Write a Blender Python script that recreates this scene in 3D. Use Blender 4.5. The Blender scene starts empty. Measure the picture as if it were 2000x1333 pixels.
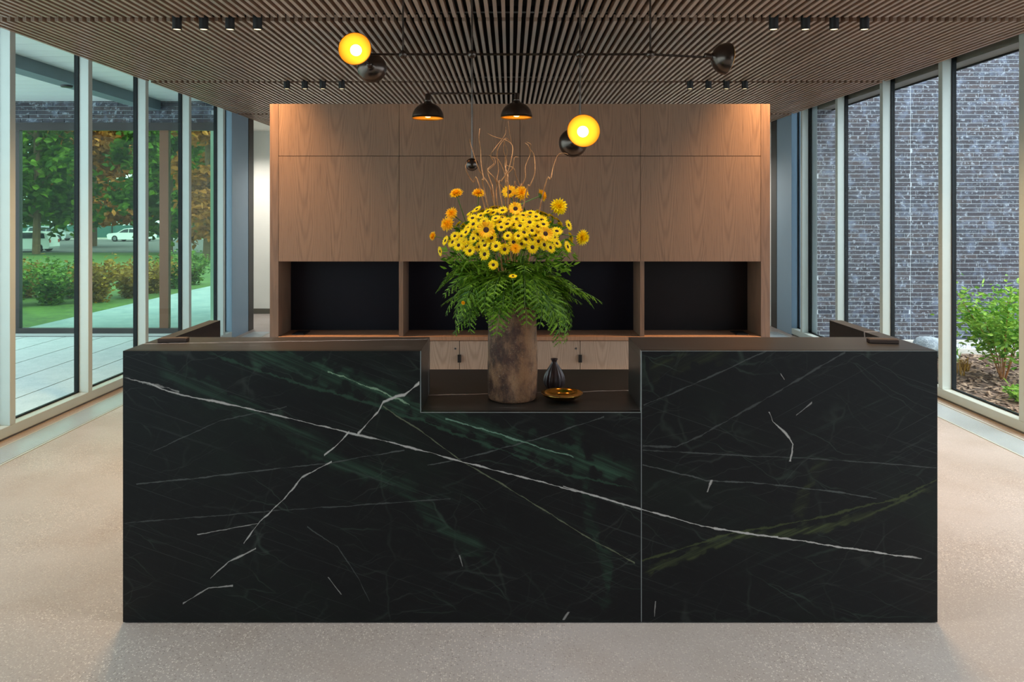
import bpy, math, random
from mathutils import Vector, Matrix, Euler, noise as mnoise

random.seed(7)
SC = bpy.context.scene
COL = SC.collection

# ------------------------------------------------------------------ camera
F = 1464.0                      # focal length in pixels of the 2000 px wide frame
VX, VY, CH = 996.0, 418.0, 1.639  # vanishing point and eye height
cam_d = bpy.data.cameras.new('camera')
cam = bpy.data.objects.new('camera', cam_d)
COL.objects.link(cam)
cam.location = (0, 0, CH)
cam.rotation_euler = (math.pi / 2, 0, 0)
cam_d.sensor_width = 36.0
cam_d.lens = F / 2000 * 36
cam_d.shift_x = (1000 - VX) / 2000
cam_d.shift_y = -(666.5 - VY) / 2000
cam_d.clip_start = 0.05
cam_d.clip_end = 500
SC.camera = cam

# ------------------------------------------------------------------ world, exposure
w = bpy.data.worlds.new('world')
SC.world = w
w.use_nodes = True
wt = w.node_tree
bg = wt.nodes['Background']
SKY_COLOR, SKY_STRENGTH = (0.84, 0.93, 1.0, 1), 3.0
bg.inputs[0].default_value = SKY_COLOR
bg.inputs[1].default_value = SKY_STRENGTH
SC.view_settings.view_transform = 'Standard'
SC.view_settings.look = 'None'
SC.view_settings.exposure = 0.0
SC.view_settings.gamma = 1.0
SC.view_settings.use_curve_mapping = False
SC.cycles.max_bounces = 10
SC.cycles.diffuse_bounces = 5
SC.cycles.glossy_bounces = 4
SC.cycles.transparent_max_bounces = 24
SC.cycles.sample_clamp_indirect = 6.0
SC.cycles.use_denoising = True
SUN_STRENGTH = 4.8
sun_d = bpy.data.lights.new('sun', 'SUN')
sun_d.energy = SUN_STRENGTH
sun_d.angle = math.radians(45)
sun_d.color = (1.0, 0.98, 0.94)
sun = bpy.data.objects.new('sun', sun_d)
COL.objects.link(sun)
sun.rotation_euler = Vector((-0.55, 0.28, -0.75)).to_track_quat('-Z', 'Y').to_euler()
FILL_SPOT_W, ACCENT_W, BULB, WARM = 33.0, 85.0, 6.0, (1.0, 0.60, 0.28)
SOFT = (1.0, 0.91, 0.84)


# ------------------------------------------------------------------ helpers: picture point to place
def at(px, py, Y):
    return ((px - VX) / F * Y, Y, CH - (py - VY) / F * Y)


# ------------------------------------------------------------------ node helper
class NT:
    def __init__(s, name):
        s.m = bpy.data.materials.new(name)
        s.m.use_nodes = True
        s.t = s.m.node_tree
        s.b = s.t.nodes['Principled BSDF']
        s.out = s.t.nodes['Material Output']
        s._c = {}

    def n(s, typ, **kw):
        x = s.t.nodes.new('ShaderNode' + typ)
        for k, v in kw.items():
            setattr(x, k, v)
        return x

    def set(s, sock, v):
        if hasattr(v, 'is_linked') or isinstance(v, bpy.types.NodeSocket):
            s.t.links.new(v, sock)
        elif isinstance(v, (tuple, list)) and len(v) == 3 and sock.type == 'RGBA':
            sock.default_value = (*v, 1)
        else:
            sock.default_value = v

    def math(s, op, a, b=0.0, c=None, clamp=False):
        x = s.n('Math', operation=op, use_clamp=clamp)
        s.set(x.inputs[0], a)
        s.set(x.inputs[1], b)
        if c is not None:
            s.set(x.inputs[2], c)
        return x.outputs[0]

    def pos(s):
        if 'pos' not in s._c:
            s._c['pos'] = s.n('TexCoord').outputs['Object']
        return s._c['pos']

    def xyz(s):
        if 'xyz' not in s._c:
            x = s.n('SeparateXYZ')
            s.set(x.inputs[0], s.pos())
            s._c['xyz'] = x.outputs
        return s._c['xyz']

    def vec(s, x, y, z):
        c = s.n('CombineXYZ')
        for i, v in enumerate((x, y, z)):
            s.set(c.inputs[i], v)
        return c.outputs[0]

    def scaled(s, sc, rot=(0, 0, 0), vec=None):
        v = vec if vec is not None else s.pos()
        if any(rot):                       # turn first, then stretch
            r = s.n('Mapping')
            s.set(r.inputs[0], v)
            r.inputs['Rotation'].default_value = rot
            v = r.outputs[0]
        x = s.n('Mapping')
        s.set(x.inputs[0], v)
        x.inputs['Scale'].default_value = sc
        return x.outputs[0]

    def noise(s, vec=None, scale=5.0, detail=3.0, rough=0.55, dist=0.0, out='Fac'):
        x = s.n('TexNoise')
        s.set(x.inputs['Vector'], vec if vec is not None else s.pos())
        x.inputs['Scale'].default_value = scale
        x.inputs['Detail'].default_value = detail
        x.inputs['Roughness'].default_value = rough
        x.inputs['Distortion'].default_value = dist
        return x.outputs[out]

    def vor(s, vec=None, scale=5.0, feature='F1', out='Distance', rand=1.0):
        x = s.n('TexVoronoi', feature=feature)
        s.set(x.inputs['Vector'], vec if vec is not None else s.pos())
        x.inputs['Scale'].default_value = scale
        x.inputs['Randomness'].default_value = rand
        return x.outputs[out]

    def ramp(s, fac, *stops):
        x = s.n('ValToRGB')
        e = x.color_ramp.elements
        while len(e) < len(stops):
            e.new(0.5)
        for i, (p, c) in enumerate(stops):
            e[i].position = p
            e[i].color = (*c, 1) if len(c) == 3 else c
        s.set(x.inputs[0], fac)
        return x.outputs[0]

    def step(s, v, lo, hi, a=0.0, b=1.0):
        x = s.n('MapRange', interpolation_type='SMOOTHSTEP')
        s.set(x.inputs[0], v)
        for i, q in enumerate((lo, hi, a, b)):
            s.set(x.inputs[i + 1], q)
        return x.outputs[0]

    def mix(s, f, a, b, typ='MIX'):
        x = s.n('Mix', data_type='RGBA', blend_type=typ)
        s.set(x.inputs[0], f)
        s.set(x.inputs[6], a)
        s.set(x.inputs[7], b)
        return x.outputs[2]

    def bump(s, h, strength=0.3, dist=0.01):
        x = s.n('Bump')
        x.inputs['Strength'].default_value = strength
        x.inputs['Distance'].default_value = dist
        s.set(x.inputs['Height'], h)
        s.set(s.b.inputs['Normal'], x.outputs[0])

    def fin(s, color=None, rough=None, metal=None, spec=None):
        for k, v in (('Base Color', color), ('Roughness', rough), ('Metallic', metal), ('Specular IOR Level', spec)):
            if v is not None:
                s.set(s.b.inputs[k], v)
        return s.m


def lin(h):
    h = h.lstrip('#')
    return tuple((c / 12.92 if c <= 0.04045 else ((c + 0.055) / 1.055) ** 2.4) for c in (int(h[i:i + 2], 16) / 255 for i in (0, 2, 4)))


def plain(name, color, rough=0.5, metal=0.0, var=0.12, scale=8.0, spec=0.5, bump=0.0):
    """one colour with a little uneven wear"""
    t = NT(name)
    c = t.mix(t.noise(scale=scale), tuple(x * (1 - var) for x in color), tuple(min(1, x * (1 + var)) for x in color))
    if bump:
        t.bump(t.noise(scale=scale * 12), bump, 0.004)
    return t.fin(c, rough, metal, spec)


def emit(name, color, strength):
    t = NT(name)
    t.b.inputs['Base Color'].default_value = (*color, 1)
    t.b.inputs['Emission Color'].default_value = (*color, 1)
    t.b.inputs['Emission Strength'].default_value = strength
    return t.m


# ------------------------------------------------------------------ mesh helper
class MB:
    def __init__(s):
        s.v, s.f, s.mi, s.cur = [], [], [], 0

    def add(s, vs, fs):
        o = len(s.v)
        s.v.extend(vs)
        s.f.extend([tuple(i + o for i in f) for f in fs])
        s.mi.extend([s.cur] * len(fs))
        return s

    def box(s, x0, x1, y0, y1, z0, z1):
        return s.add([(x0, y0, z0), (x1, y0, z0), (x1, y1, z0), (x0, y1, z0), (x0, y0, z1), (x1, y0, z1), (x1, y1, z1), (x0, y1, z1)],
                     [(0, 3, 2, 1), (4, 5, 6, 7), (0, 1, 5, 4), (1, 2, 6, 5), (2, 3, 7, 6), (3, 0, 4, 7)])

    def prism(s, poly, y0, y1):
        """polygon in x,z (counter-clockwise seen from -y) extruded along y"""
        n = len(poly)
        vs = [(x, y0, z) for x, z in poly] + [(x, y1, z) for x, z in poly]
        return s.add(vs, [tuple(range(n)), tuple(range(2 * n - 1, n - 1, -1))] + [(i + n, (i + 1) % n + n, (i + 1) % n, i) for i in range(n)])

    def tube(s, pts, r, seg=8, cap=True):
        pts = [Vector(p) for p in pts]
        n = len(pts)
        rs = r if isinstance(r, (list, tuple)) else [r] * n
        vs, fs = [], []
        up = None
        for i, p in enumerate(pts):
            d = (pts[min(i + 1, n - 1)] - pts[max(i - 1, 0)]).normalized()
            if up is None:
                a = Vector((0, 0, 1)) if abs(d.z) < 0.9 else Vector((1, 0, 0))
                up = (a - d * a.dot(d)).normalized()
            else:
                up = (up - d * up.dot(d)).normalized()
            q = d.cross(up)
            for k in range(seg):
                t = 2 * math.pi * k / seg
                vs.append(tuple(p + (up * math.cos(t) + q * math.sin(t)) * rs[i]))
        for i in range(n - 1):
            for k in range(seg):
                a, b = i * seg + k, i * seg + (k + 1) % seg
                fs.append((a, b, b + seg, a + seg))
        if cap:
            fs.append(tuple(range(seg - 1, -1, -1)))
            fs.append(tuple(range((n - 1) * seg, n * seg)))
        return s.add(vs, fs)

    def lathe(s, prof, seg=32, c=(0, 0, 0), M=None, wob=None):
        """profile of (radius, height) turned about z, then placed with M or at c"""
        vs, fs = [], []
        n = len(prof)
        for i, (r, z) in enumerate(prof):
            for k in range(seg):
                t = 2 * math.pi * k / seg
                rr = r * (wob(t, z) if wob else 1)
                v = Vector((rr * math.cos(t), rr * math.sin(t), z))
                v = M @ v if M is not None else v + Vector(c)
                vs.append(tuple(v))
        for i in range(n - 1):
            for k in range(seg):
                a, b = i * seg + k, i * seg + (k + 1) % seg
                fs.append((a, b, b + seg, a + seg))
        return s.add(vs, fs)

    def ball(s, c, r, seg=16, rings=10):
        prof = [(max(1e-5, r * math.sin(math.pi * i / rings)), -r * math.cos(math.pi * i / rings)) for i in range(rings + 1)]
        return s.lathe(prof, seg, c)

    def mesh(s, name, mats, smooth=False):
        me = bpy.data.meshes.new(name)
        me.from_pydata(s.v, [], s.f)
        for m in (mats if isinstance(mats, (list, tuple)) else [mats]):
            me.materials.append(m)
        if any(s.mi):
            me.polygons.foreach_set('material_index', s.mi)
        if smooth:
            me.polygons.foreach_set('use_smooth', [True] * len(me.polygons))
        me.update()
        return me

    def build(s, name, mats, parent=None, smooth=False, bevel=0.0, kind=None, auto=False):
        o = bpy.data.objects.new(name, s.mesh(name, mats, smooth or auto))
        COL.objects.link(o)
        if bevel:
            b = o.modifiers.new('edge', 'BEVEL')
            b.width = bevel
            b.segments = 2
            b.limit_method = 'ANGLE'
            b.harden_normals = False
        if auto:
            a = o.modifiers.new('split', 'EDGE_SPLIT')
            a.split_angle = math.radians(38)
        if parent:
            adopt(o, parent)
        if kind:
            o['kind'] = kind
        return o


def wpos(o):
    v = o.location.copy()
    while o.parent:
        v = v + o.matrix_parent_inverse.translation
        o = o.parent
        v = v + o.location
    return v


def adopt(o, parent):
    o.parent = parent
    o.matrix_parent_inverse = Matrix.Translation(-wpos(parent))


def empty(name, loc=(0, 0, 0)):
    o = bpy.data.objects.new(name, None)
    COL.objects.link(o)
    o.location = loc
    o.empty_display_size = 0.1
    return o


def tag(o, label, cat, group=None, kind=None):
    o['label'] = label
    o['category'] = cat
    if group:
        o['group'] = group
    if kind:
        o['kind'] = kind
    return o


def structure(o):
    o['kind'] = 'structure'
    return o


def share(name, me, parent=None, loc=(0, 0, 0), rot=None):
    """another object that shares a mesh"""
    o = bpy.data.objects.new(name, me)
    COL.objects.link(o)
    o.location = loc
    if rot is not None:
        o.rotation_euler = rot
    if parent:
        adopt(o, parent)
    return o


KIDS = {}


def copy_tree(o, parent=None):
    c = o.copy()
    COL.objects.link(c)
    if parent:
        c.parent = parent
    for ch in list(o.children):
        copy_tree(ch, c)
    return c


# ------------------------------------------------------------------ materials
def m_wood(name, light, dark, leaf=0.214, rough=0.42, z_rate=8.0, contrast=0.75):
    """veneer: cathedral figure in leaves, fine pores along the grain"""
    t = NT(name)
    x, y, z = t.xyz()
    rnd = t.n('ObjectInfo').outputs['Random']
    xs = t.math('ADD', x, t.math('MULTIPLY', t.noise(t.scaled((1.5, 1.5, 0.7)), 1.6, 2), 0.10))
    u = t.math('SUBTRACT', t.math('PINGPONG', t.math('ADD', xs, t.math('MULTIPLY', rnd, 0.6)), leaf), leaf / 2)
    f = t.math('MULTIPLY', t.math('MULTIPLY', u, u), 620.0)
    f = t.math('SUBTRACT', f, t.math('MULTIPLY', z, z_rate))
    f = t.math('ADD', f, t.math('MULTIPLY', t.noise(t.scaled((9, 9, 0.8)), 1.0, 3), 2.0))
    ring = t.math('ADD', t.math('MULTIPLY', t.math('SINE', t.math('MULTIPLY', f, 6.283)), 0.5), 0.5)
    ring = t.math('POWER', ring, 2.2)
    pore = t.noise(t.scaled((230, 230, 5)), 1.0, 2, 0.7)
    pore = t.step(pore, 0.52, 0.72)
    base = t.mix(t.noise(t.scaled((3, 3, 0.5)), 1.0, 2), light, tuple(c * 0.84 for c in light))
    c = t.mix(t.math('MULTIPLY', ring, contrast * 0.75), base, dark)
    c = t.mix(t.math('MULTIPLY', pore, 0.6), c, dark)
    t.bump(pore, 0.08, 0.002)
    return t.fin(c, rough)


def vein(t, pts, width, jit, jag=0.008, swap=False, fade=None, seed=0.0, wiggle=14.0):
    """mask of a mineral vein that runs through the given points of the slab (x,z in metres)"""
    X, _, Z = t.xyz()
    a, b = (Z, X) if swap else (X, Z)
    P = sorted([((q[1], q[0]) if swap else q) for q in pts])
    a0, a1 = P[0][0], P[-1][0]
    b0, b1 = min(q[1] for q in P) - 0.02, max(q[1] for q in P) + 0.02
    ta = t.n('MapRange', clamp=True)
    t.set(ta.inputs[0], a)
    ta.inputs[1].default_value, ta.inputs[2].default_value = a0, a1
    fc = t.n('FloatCurve')
    cu = fc.mapping.curves[0]
    Q = [((p[0] - a0) / (a1 - a0), (p[1] - b0) / (b1 - b0)) for p in P]
    while len(cu.points) < len(Q):
        cu.points.new(0.5, 0.5)
    for k, q in enumerate(Q):
        cu.points[k].location = q
        cu.points[k].handle_type = 'VECTOR'
    fc.mapping.update()
    t.set(fc.inputs['Value'], ta.outputs[0])
    curve = t.math('MULTIPLY_ADD', fc.outputs[0], b1 - b0, b0)
    j = t.math('MULTIPLY', t.math('SUBTRACT', jit, 0.5), jag)
    d = t.math('ABSOLUTE', t.math('ADD', t.math('SUBTRACT', b, curve), j))
    if 'brk' not in t._c:
        t._c['brk'] = t.noise(scale=wiggle, detail=2)
    wv = t.math('MULTIPLY', t.step(t._c['brk'], 0.30, 0.70, 0.18, 1.5), width)
    m = t.math('SUBTRACT', 1.0, t.math('DIVIDE', d, wv), clamp=True)
    m = t.math('MULTIPLY', m, 1.6, clamp=True)
    ends = t.math('MULTIPLY', t.step(a, a0, a0 + 0.06), t.step(a, a1 - 0.06, a1, 1.0, 0.0)) if fade is None else t.math(
        'MULTIPLY', t.math('GREATER_THAN', a, a0), t.math('LESS_THAN', a, a1))
    return t.math('MULTIPLY', m, ends)


def px(*pts):
    return [((x - VX) / 488.0, CH - (y - VY) / 488.0) for x, y in pts]


def stone_base(t, green=1.0, dark=(0.0042, 0.0047, 0.0056)):
    P = t.pos()
    warp = t.noise(scale=2.3, detail=4, out='Color')
    vm = t.n('VectorMath', operation='MULTIPLY_ADD')
    t.set(vm.inputs[0], warp)
    vm.inputs[1].default_value = (0.22, 0.22, 0.22)
    t.set(vm.inputs[2], P)
    Q = vm.outputs[0]
    cloud = t.noise(t.scaled((0.8, 1, 2.2), (0, -0.42, 0), Q), 1.7, 5, 0.62)
    fine = t.noise(t.scaled((1, 1, 5), (0, -0.42, 0), P), 16.0, 5, 0.7)
    c = t.mix(t.step(cloud, 0.47, 0.78), dark, (0.0060, 0.0100, 0.0080))
    c = t.mix(t.math('MULTIPLY', t.step(fine, 0.5, 0.8), 0.5), c, (0.013, 0.0165, 0.0155))
    # filaments of two directions
    for (rot, sc, a, col) in (((0, -0.40, 0), (0.55, 1, 3.2), 0.55, (0.034, 0.052, 0.040)), ((0, 0.35, 0), (0.5, 1, 3.4), 0.35, (0.046, 0.054, 0.048)),
                              ((0, 1.1, 0), (0.9, 1, 1.7), 0.28, (0.038, 0.052, 0.042))):
        e = t.vor(t.scaled(sc, rot, Q), 2.6, 'DISTANCE_TO_EDGE')
        m = t.step(e, 0.0, 0.018, 1.0, 0.0)
        m = t.math('MULTIPLY', m, t.step(t.noise(scale=3.1 + a, detail=2), 0.42, 0.68))
        c = t.mix(t.math('MULTIPLY', m, a * green), c, col)
    return c


NXS = 0.5256


def m_marble_front():
    t = NT('black_green_marble')
    c = stone_base(t)
    j1 = t.noise(scale=10.0, detail=7, rough=0.72)
    X_ = t.xyz()[0]
    sl = t.noise(t.scaled((1.6, 1, 46), (0, -0.40, 0)), 1.0, 4, 0.65)
    sr = t.noise(t.scaled((1.6, 1, 46), (0, 0.42, 0)), 1.0, 4, 0.65)
    streak = t.mix(t.math('GREATER_THAN', X_, NXS), sl, sr)
    stk = t.step(streak, 0.42, 0.66)
    big = t.step(t.noise(scale=1.6, detail=3), 0.40, 0.66)
    c = t.mix(t.math('MULTIPLY', t.math('MULTIPLY', t.step(streak, 0.54, 0.76), big), 0.8), c, (0.022, 0.034, 0.028))
    hl = t.noise(t.scaled((0.9, 1, 120), (0, -0.33, 0)), 1.0, 3, 0.6)
    hr = t.noise(t.scaled((0.9, 1, 120), (0, 0.50, 0)), 1.0, 3, 0.6)
    hair = t.math('ADD', t.step(hl, 0.60, 0.72), t.step(hr, 0.64, 0.74), clamp=True)
    c = t.mix(t.math('MULTIPLY', hair, 0.7), c, (0.036, 0.042, 0.040))
    WH, GR, GY, YG = (0.42, 0.40, 0.38), (0.030, 0.075, 0.046), (0.062, 0.068, 0.066), (0.055, 0.070, 0.026)
    V = [
        # dim green bands first
        (px((300, 700), (342, 738), (490, 803), (611, 869), (711, 917), (777, 943), (872, 1034), (960, 1095)), 0.030, GR, 0.42, 0.09, 0),
        (px((470, 686), (542, 697), (698, 749), (785, 783), (916, 831), (1040, 870), (1107, 891), (1251, 924)), 0.026, GR, 0.75, 0.085, 0),
        (px((400, 686), (520, 730), (640, 765), (760, 800), (900, 850), (1100, 925), (1251, 960)), 0.008, GR, 0.5, 0.03, 0),
        (px((1253, 1121), (1429, 1051), (1585, 1038), (1700, 1005), (1829, 949)), 0.011, YG, 0.85, 0.03, 0),
        (px((1253, 1095), (1429, 1043), (1585, 1015), (1750, 975), (1829, 940)), 0.006, YG, 0.6, 0.02, 0),
        (px((1253, 735), (1300, 715), (1400, 690), (1430, 680)), 0.020, YG, 0.30, 0.03, 0),
        (px((1610, 889), (1560, 985), (1575, 1050)), 0.016, YG, 0.32, 0.05, 1),
        (px((1100, 790), (1140, 900), (1150, 1010), (1190, 1110), (1180, 1200)), 0.014, GR, 0.35, 0.10, 1),
        # thin grey lines
        (px((1255, 873), (1320, 873), (1368, 851), (1503, 775), (1651, 688)), 0.006, GY, 0.75, 0.012, 0),
        (px((1257, 792), (1351, 753), (1477, 695), (1500, 686)), 0.004, GY, 0.8, 0.01, 0),
        (px((1255, 880), (1400, 888), (1600, 897), (1829, 914)), 0.003, GY, 0.8, 0.006, 0),
        (px((1255, 908), (1377, 938), (1507, 947), (1640, 962), (1712, 975)), 0.0036, GY, 1.6, 0.008, 0),
        (px((266, 946), (372, 936), (481, 923), (640, 905), (790, 880)), 0.003, GY, 1.2, 0.006, 0),
        (px((245, 1022), (420, 1008), (507, 1000), (740, 985), (880, 975)), 0.003, GY, 0.8, 0.008, 0),
        (px((300, 882), (430, 822), (560, 795)), 0.003, GY, 0.8, 0.008, 0),
        (px((835, 910), (930, 890), (1040, 860), (1180, 815)), 0.003, GY, 1.1, 0.008, 0),
        (px((748, 794), (840, 855), (900, 900), (1020, 970), (1130, 1040), (1240, 1100)), 0.0035, (0.10, 0.11, 0.07), 1.0, 0.01, 0),
        (px((600, 1030), (660, 1070), (700, 1130), (722, 1175)), 0.004, GY, 0.8, 0.01, 0),
        (px((385, 1045), (505, 1023)), 0.003, WH, 0.65, 0.003, 0),
        (px((1800, 1092), (1650, 1071)), 0.003, WH, 0.5, 0.003, 0),
        # bright core of the green band
        (px((640, 726), (698, 748), (742, 764), (785, 782), (800, 792)), 0.0045, (0.20, 0.30, 0.20), 0.9, 0.02, 0),
        (px((870, 818), (980, 850), (1060, 876), (1120, 893)), 0.0035, (0.16, 0.27, 0.20), 0.8, 0.015, 0),
        # the white veins
        (px((238, 738), (290, 748), (316, 760), (363, 774), (429, 786), (481, 798), (568, 818), (633, 834), (698, 849), (803, 875), (894, 900), (1020, 933),
            (1129, 960), (1253, 996), (1342, 1020), (1394, 1033), (1481, 1046), (1542, 1054), (1651, 1071), (1799, 1092)), 0.0040, WH, 0.95, 0.008, 0),
        (px((262, 742), (300, 752), (330, 757), (350, 765)), 0.0065, WH, 0.45, 0.020, 0),
        (px((1100, 950), (1180, 974), (1253, 996)), 0.0045, WH, 0.7, 0.004, 0),
        (px((1394, 1033), (1481, 1046), (1520, 1050)), 0.0060, WH, 0.9, 0.004, 0),
        (px((819, 749), (790, 772), (772, 775), (748, 786), (738, 806), (720, 825), (698, 848)), 0.0062, WH, 1.0, 0.006, 0),
        (px((682, 843), (668, 860), (655, 873), (633, 889)), 0.0052, WH, 1.0, 0.004, 0),
        (px((648, 901), (590, 933), (556, 974), (507, 1020), (476, 1062)), 0.0050, WH, 0.9, 0.010, 0),
        (px((500, 1072), (446, 1099), (411, 1130)), 0.0042, WH, 0.75, 0.004, 0),
        (px((455, 1145), (407, 1149), (357, 1180)), 0.0038, WH, 0.65, 0.004, 0),
        (px((1503, 805), (1510, 824), (1535, 847), (1549, 868), (1543, 902)), 0.0060, WH, 0.9, 0.006, 1),
        (px((1381, 962), (1391, 938)), 0.006, WH, 0.75, 0.006, 1),
        (px((1555, 812), (1586, 786)), 0.004, WH, 0.5, 0.006, 0),
        (px((1525, 730), (1532, 742)), 0.003, WH, 0.7, 0.003, 1),
        (px((1280, 1175), (1278, 1205)), 0.003, WH, 0.5, 0.003, 1),
        (px((1100, 1212), (1111, 1196)), 0.005, WH, 0.5, 0.003, 1),
        (px((641, 1128), (667, 1162)), 0.003, WH, 0.5, 0.003, 1),
        (px((897, 1085), (903, 1107)), 0.003, WH, 0.5, 0.003, 1),
    ]
    for pts, wd, col, amt, jag, swap in V:
        m = vein(t, pts, wd * (2.2 if wd > 0.0105 else 1.0), j1, jag * (1.5 if wd < 0.0105 else 1.0) + 0.008, bool(swap), fade=None if len(pts) > 7 or wd > 0.0065 else 1)
        if wd > 0.0105:                    # broad green bands are bundles of fine streaks
            m = t.math('MULTIPLY', m, t.math('MULTIPLY_ADD', stk, 0.85, 0.15))
        c = t.mix(t.math('MULTIPLY', m, amt, clamp=True), c, col)
    return t.fin(c, 0.38, 0.0, 0.22)


def m_marble_top():
    t = NT('honed_dark_marble')
    c = stone_base(t, 0.5, (0.016, 0.0155, 0.0155))
    x, y, z = t.xyz()
    # one white vein across the low shelf
    d = t.math('ABSOLUTE', t.math('SUBTRACT', t.math('SUBTRACT', y, t.math('MULTIPLY', x, 0.10)), t.math('MULTIPLY_ADD', t.noise(scale=9.0), 0.03, 3.305)))
    m = t.math('MULTIPLY', t.step(d, 0.002, 0.007, 1.0, 0.0), t.step(t.noise(scale=5.0), 0.30, 0.46))
    c = t.mix(t.math('MULTIPLY', m, 0.95), c, (0.50, 0.46, 0.45))
    d2 = t.math('ABSOLUTE', t.math('SUBTRACT', t.math('ADD', y, t.math('MULTIPLY', x, 0.05)), t.math('MULTIPLY_ADD', t.noise(scale=14.0), 0.02, 3.06)))
    c = t.mix(t.math('MULTIPLY', t.math('MULTIPLY', t.step(d2, 0.001, 0.006, 1.0, 0.0), t.step(t.noise(scale=8.0), 0.5, 0.6)), 0.4), c, (0.25, 0.25, 0.25))
    streak = t.noise(t.scaled((1.2, 22, 22)), 2.0, 4)
    c = t.mix(t.math('MULTIPLY', t.step(streak, 0.45, 0.75), 0.35), c, (0.04, 0.038, 0.036))
    return t.fin(c, 0.33, 0.0, 0.38)


def m_concrete():
    t = NT('polished_aggregate_concrete')
    big = t.noise(scale=0.55, detail=4)
    mid = t.noise(scale=2.1, detail=4)
    c = t.mix(t.step(big, 0.32, 0.68), lin('#968f89'), lin('#a9a3a0'))
    c = t.mix(t.math('MULTIPLY', t.step(mid, 0.42, 0.75), 0.45), c, lin('#94887e'))
    wet = t.step(t.noise(scale=1.3, detail=3), 0.40, 0.62)        # where the aggregate shows more
    vc = t.vor(scale=125.0, out='Color')
    sp = t.n('SeparateColor')
    t.set(sp.inputs[0], vc)
    grain = t.vor(scale=125.0)
    inside = t.step(grain, 0.30, 0.48, 1.0, 0.0)
    amt = t.math('MULTIPLY_ADD', wet, 0.55, 0.35)
    lightm = t.math('MULTIPLY', t.math('MULTIPLY', t.step(sp.outputs[0], 0.52, 0.58), inside), amt)
    darkm = t.math('MULTIPLY', t.math('MULTIPLY', t.step(sp.outputs[1], 0.66, 0.70), inside), amt)
    c = t.mix(t.math('MULTIPLY', lightm, 0.75), c, lin('#d5cdc2'))
    c = t.mix(t.math('MULTIPLY', darkm, 0.6), c, lin('#5d5148'))
    f2 = t.noise(scale=170.0, detail=2)
    c = t.mix(t.math('MULTIPLY', t.step(f2, 0.55, 0.75), 0.35), c, lin('#c8beb4'))
    c = t.mix(t.math('MULTIPLY', t.step(f2, 0.25, 0.42, 1.0, 0.0), 0.3), c, lin('#6a5e55'))
    t.bump(f2, 0.03, 0.002)
    return t.fin(c, t.math('MULTIPLY_ADD', mid, 0.2, 0.34), 0.0, 0.4)


def m_brick():
    t = NT('dark_ironspot_brick')
    geo = t.n('NewGeometry')
    oi = t.n('ObjectInfo')
    r = t.math('FRACT', t.math('ADD', geo.outputs['Random Per Island'], oi.outputs['Random']))
    wp = geo.outputs['Position']
    c = t.ramp(r, (0.0, lin('#2e2b34')), (0.35, lin('#3b363e')), (0.6, lin('#333743')), (0.85, lin('#463d3f')), (1.0, lin('#30333e')))
    n1 = t.noise(wp, 5.0, 4, 0.7)
    c = t.mix(t.math('MULTIPLY', t.step(n1, 0.48, 0.70), 0.62), c, lin('#75839a'))
    n2 = t.noise(wp, 23.0, 3, 0.7)
    c = t.mix(t.math('MULTIPLY', t.step(n2, 0.54, 0.68), 0.6), c, lin('#b4c0cc'))
    t.bump(n2, 0.25, 0.004)
    return t.fin(c, 0.6)


def m_leaf(name, a, b, trans=0.25, rough=0.5):
    t = NT(name)
    r = t.math('FRACT', t.math('ADD', t.n('NewGeometry').outputs['Random Per Island'], t.n('ObjectInfo').outputs['Random']))
    c = t.mix(r, a, b)
    t.fin(c, rough, spec=0.22)
    tr = t.n('BsdfTranslucent')
    t.set(tr.inputs[0], c)
    ms = t.n('MixShader')
    ms.inputs[0].default_value = trans
    t.t.links.new(t.b.outputs[0], ms.inputs[1])
    t.t.links.new(tr.outputs[0], ms.inputs[2])
    t.t.links.new(ms.outputs[0], t.out.inputs[0])
    return t.m


def m_glass(name, tint):
    """clear float glass: tinted transmission plus Fresnel reflection"""
    t = NT(name)
    tr = t.n('BsdfTransparent')
    tr.inputs[0].default_value = (*[c ** 0.5 for c in tint], 1)   # two faces
    gl = t.n('BsdfGlossy')
    gl.inputs['Roughness'].default_value = 0.0
    gl.inputs['Color'].default_value = (0.9, 1.0, 0.97, 1)
    geo = t.n('NewGeometry')                     # Schlick's Fresnel, the same from both faces of the thin pane
    dp = t.n('VectorMath', operation='DOT_PRODUCT')
    t.set(dp.inputs[0], geo.outputs['Normal'])
    t.set(dp.inputs[1], geo.outputs['Incoming'])
    k = t.math('POWER', t.math('SUBTRACT', 1.0, t.math('ABSOLUTE', dp.outputs['Value'])), 5.0)
    ms = t.n('MixShader')
    t.set(ms.inputs[0], t.math('MULTIPLY_ADD', k, 0.28, 0.007, clamp=True))
    t.t.links.new(tr.outputs[0], ms.inputs[1])
    t.t.links.new(gl.outputs[0], ms.inputs[2])
    t.t.links.new(ms.outputs[0], t.out.inputs[0])
    t.t.nodes.remove(t.b)
    return t.m


def m_slat():
    t = NT('stained_slat_wood')
    r = t.n('ObjectInfo').outputs['Random']
    isl = t.n('NewGeometry').outputs['Random Per Island']
    rr = t.math('FRACT', t.math('ADD', r, isl))
    g = t.noise(t.scaled((90, 1.2, 90)), 1.0, 3)
    c = t.mix(rr, lin('#9f8470'), lin('#b29684'))
    c = t.mix(t.math('MULTIPLY', g, 0.5), c, lin('#7e6758'))
    return t.fin(c, 0.40, 0.0, 0.7)


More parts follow.
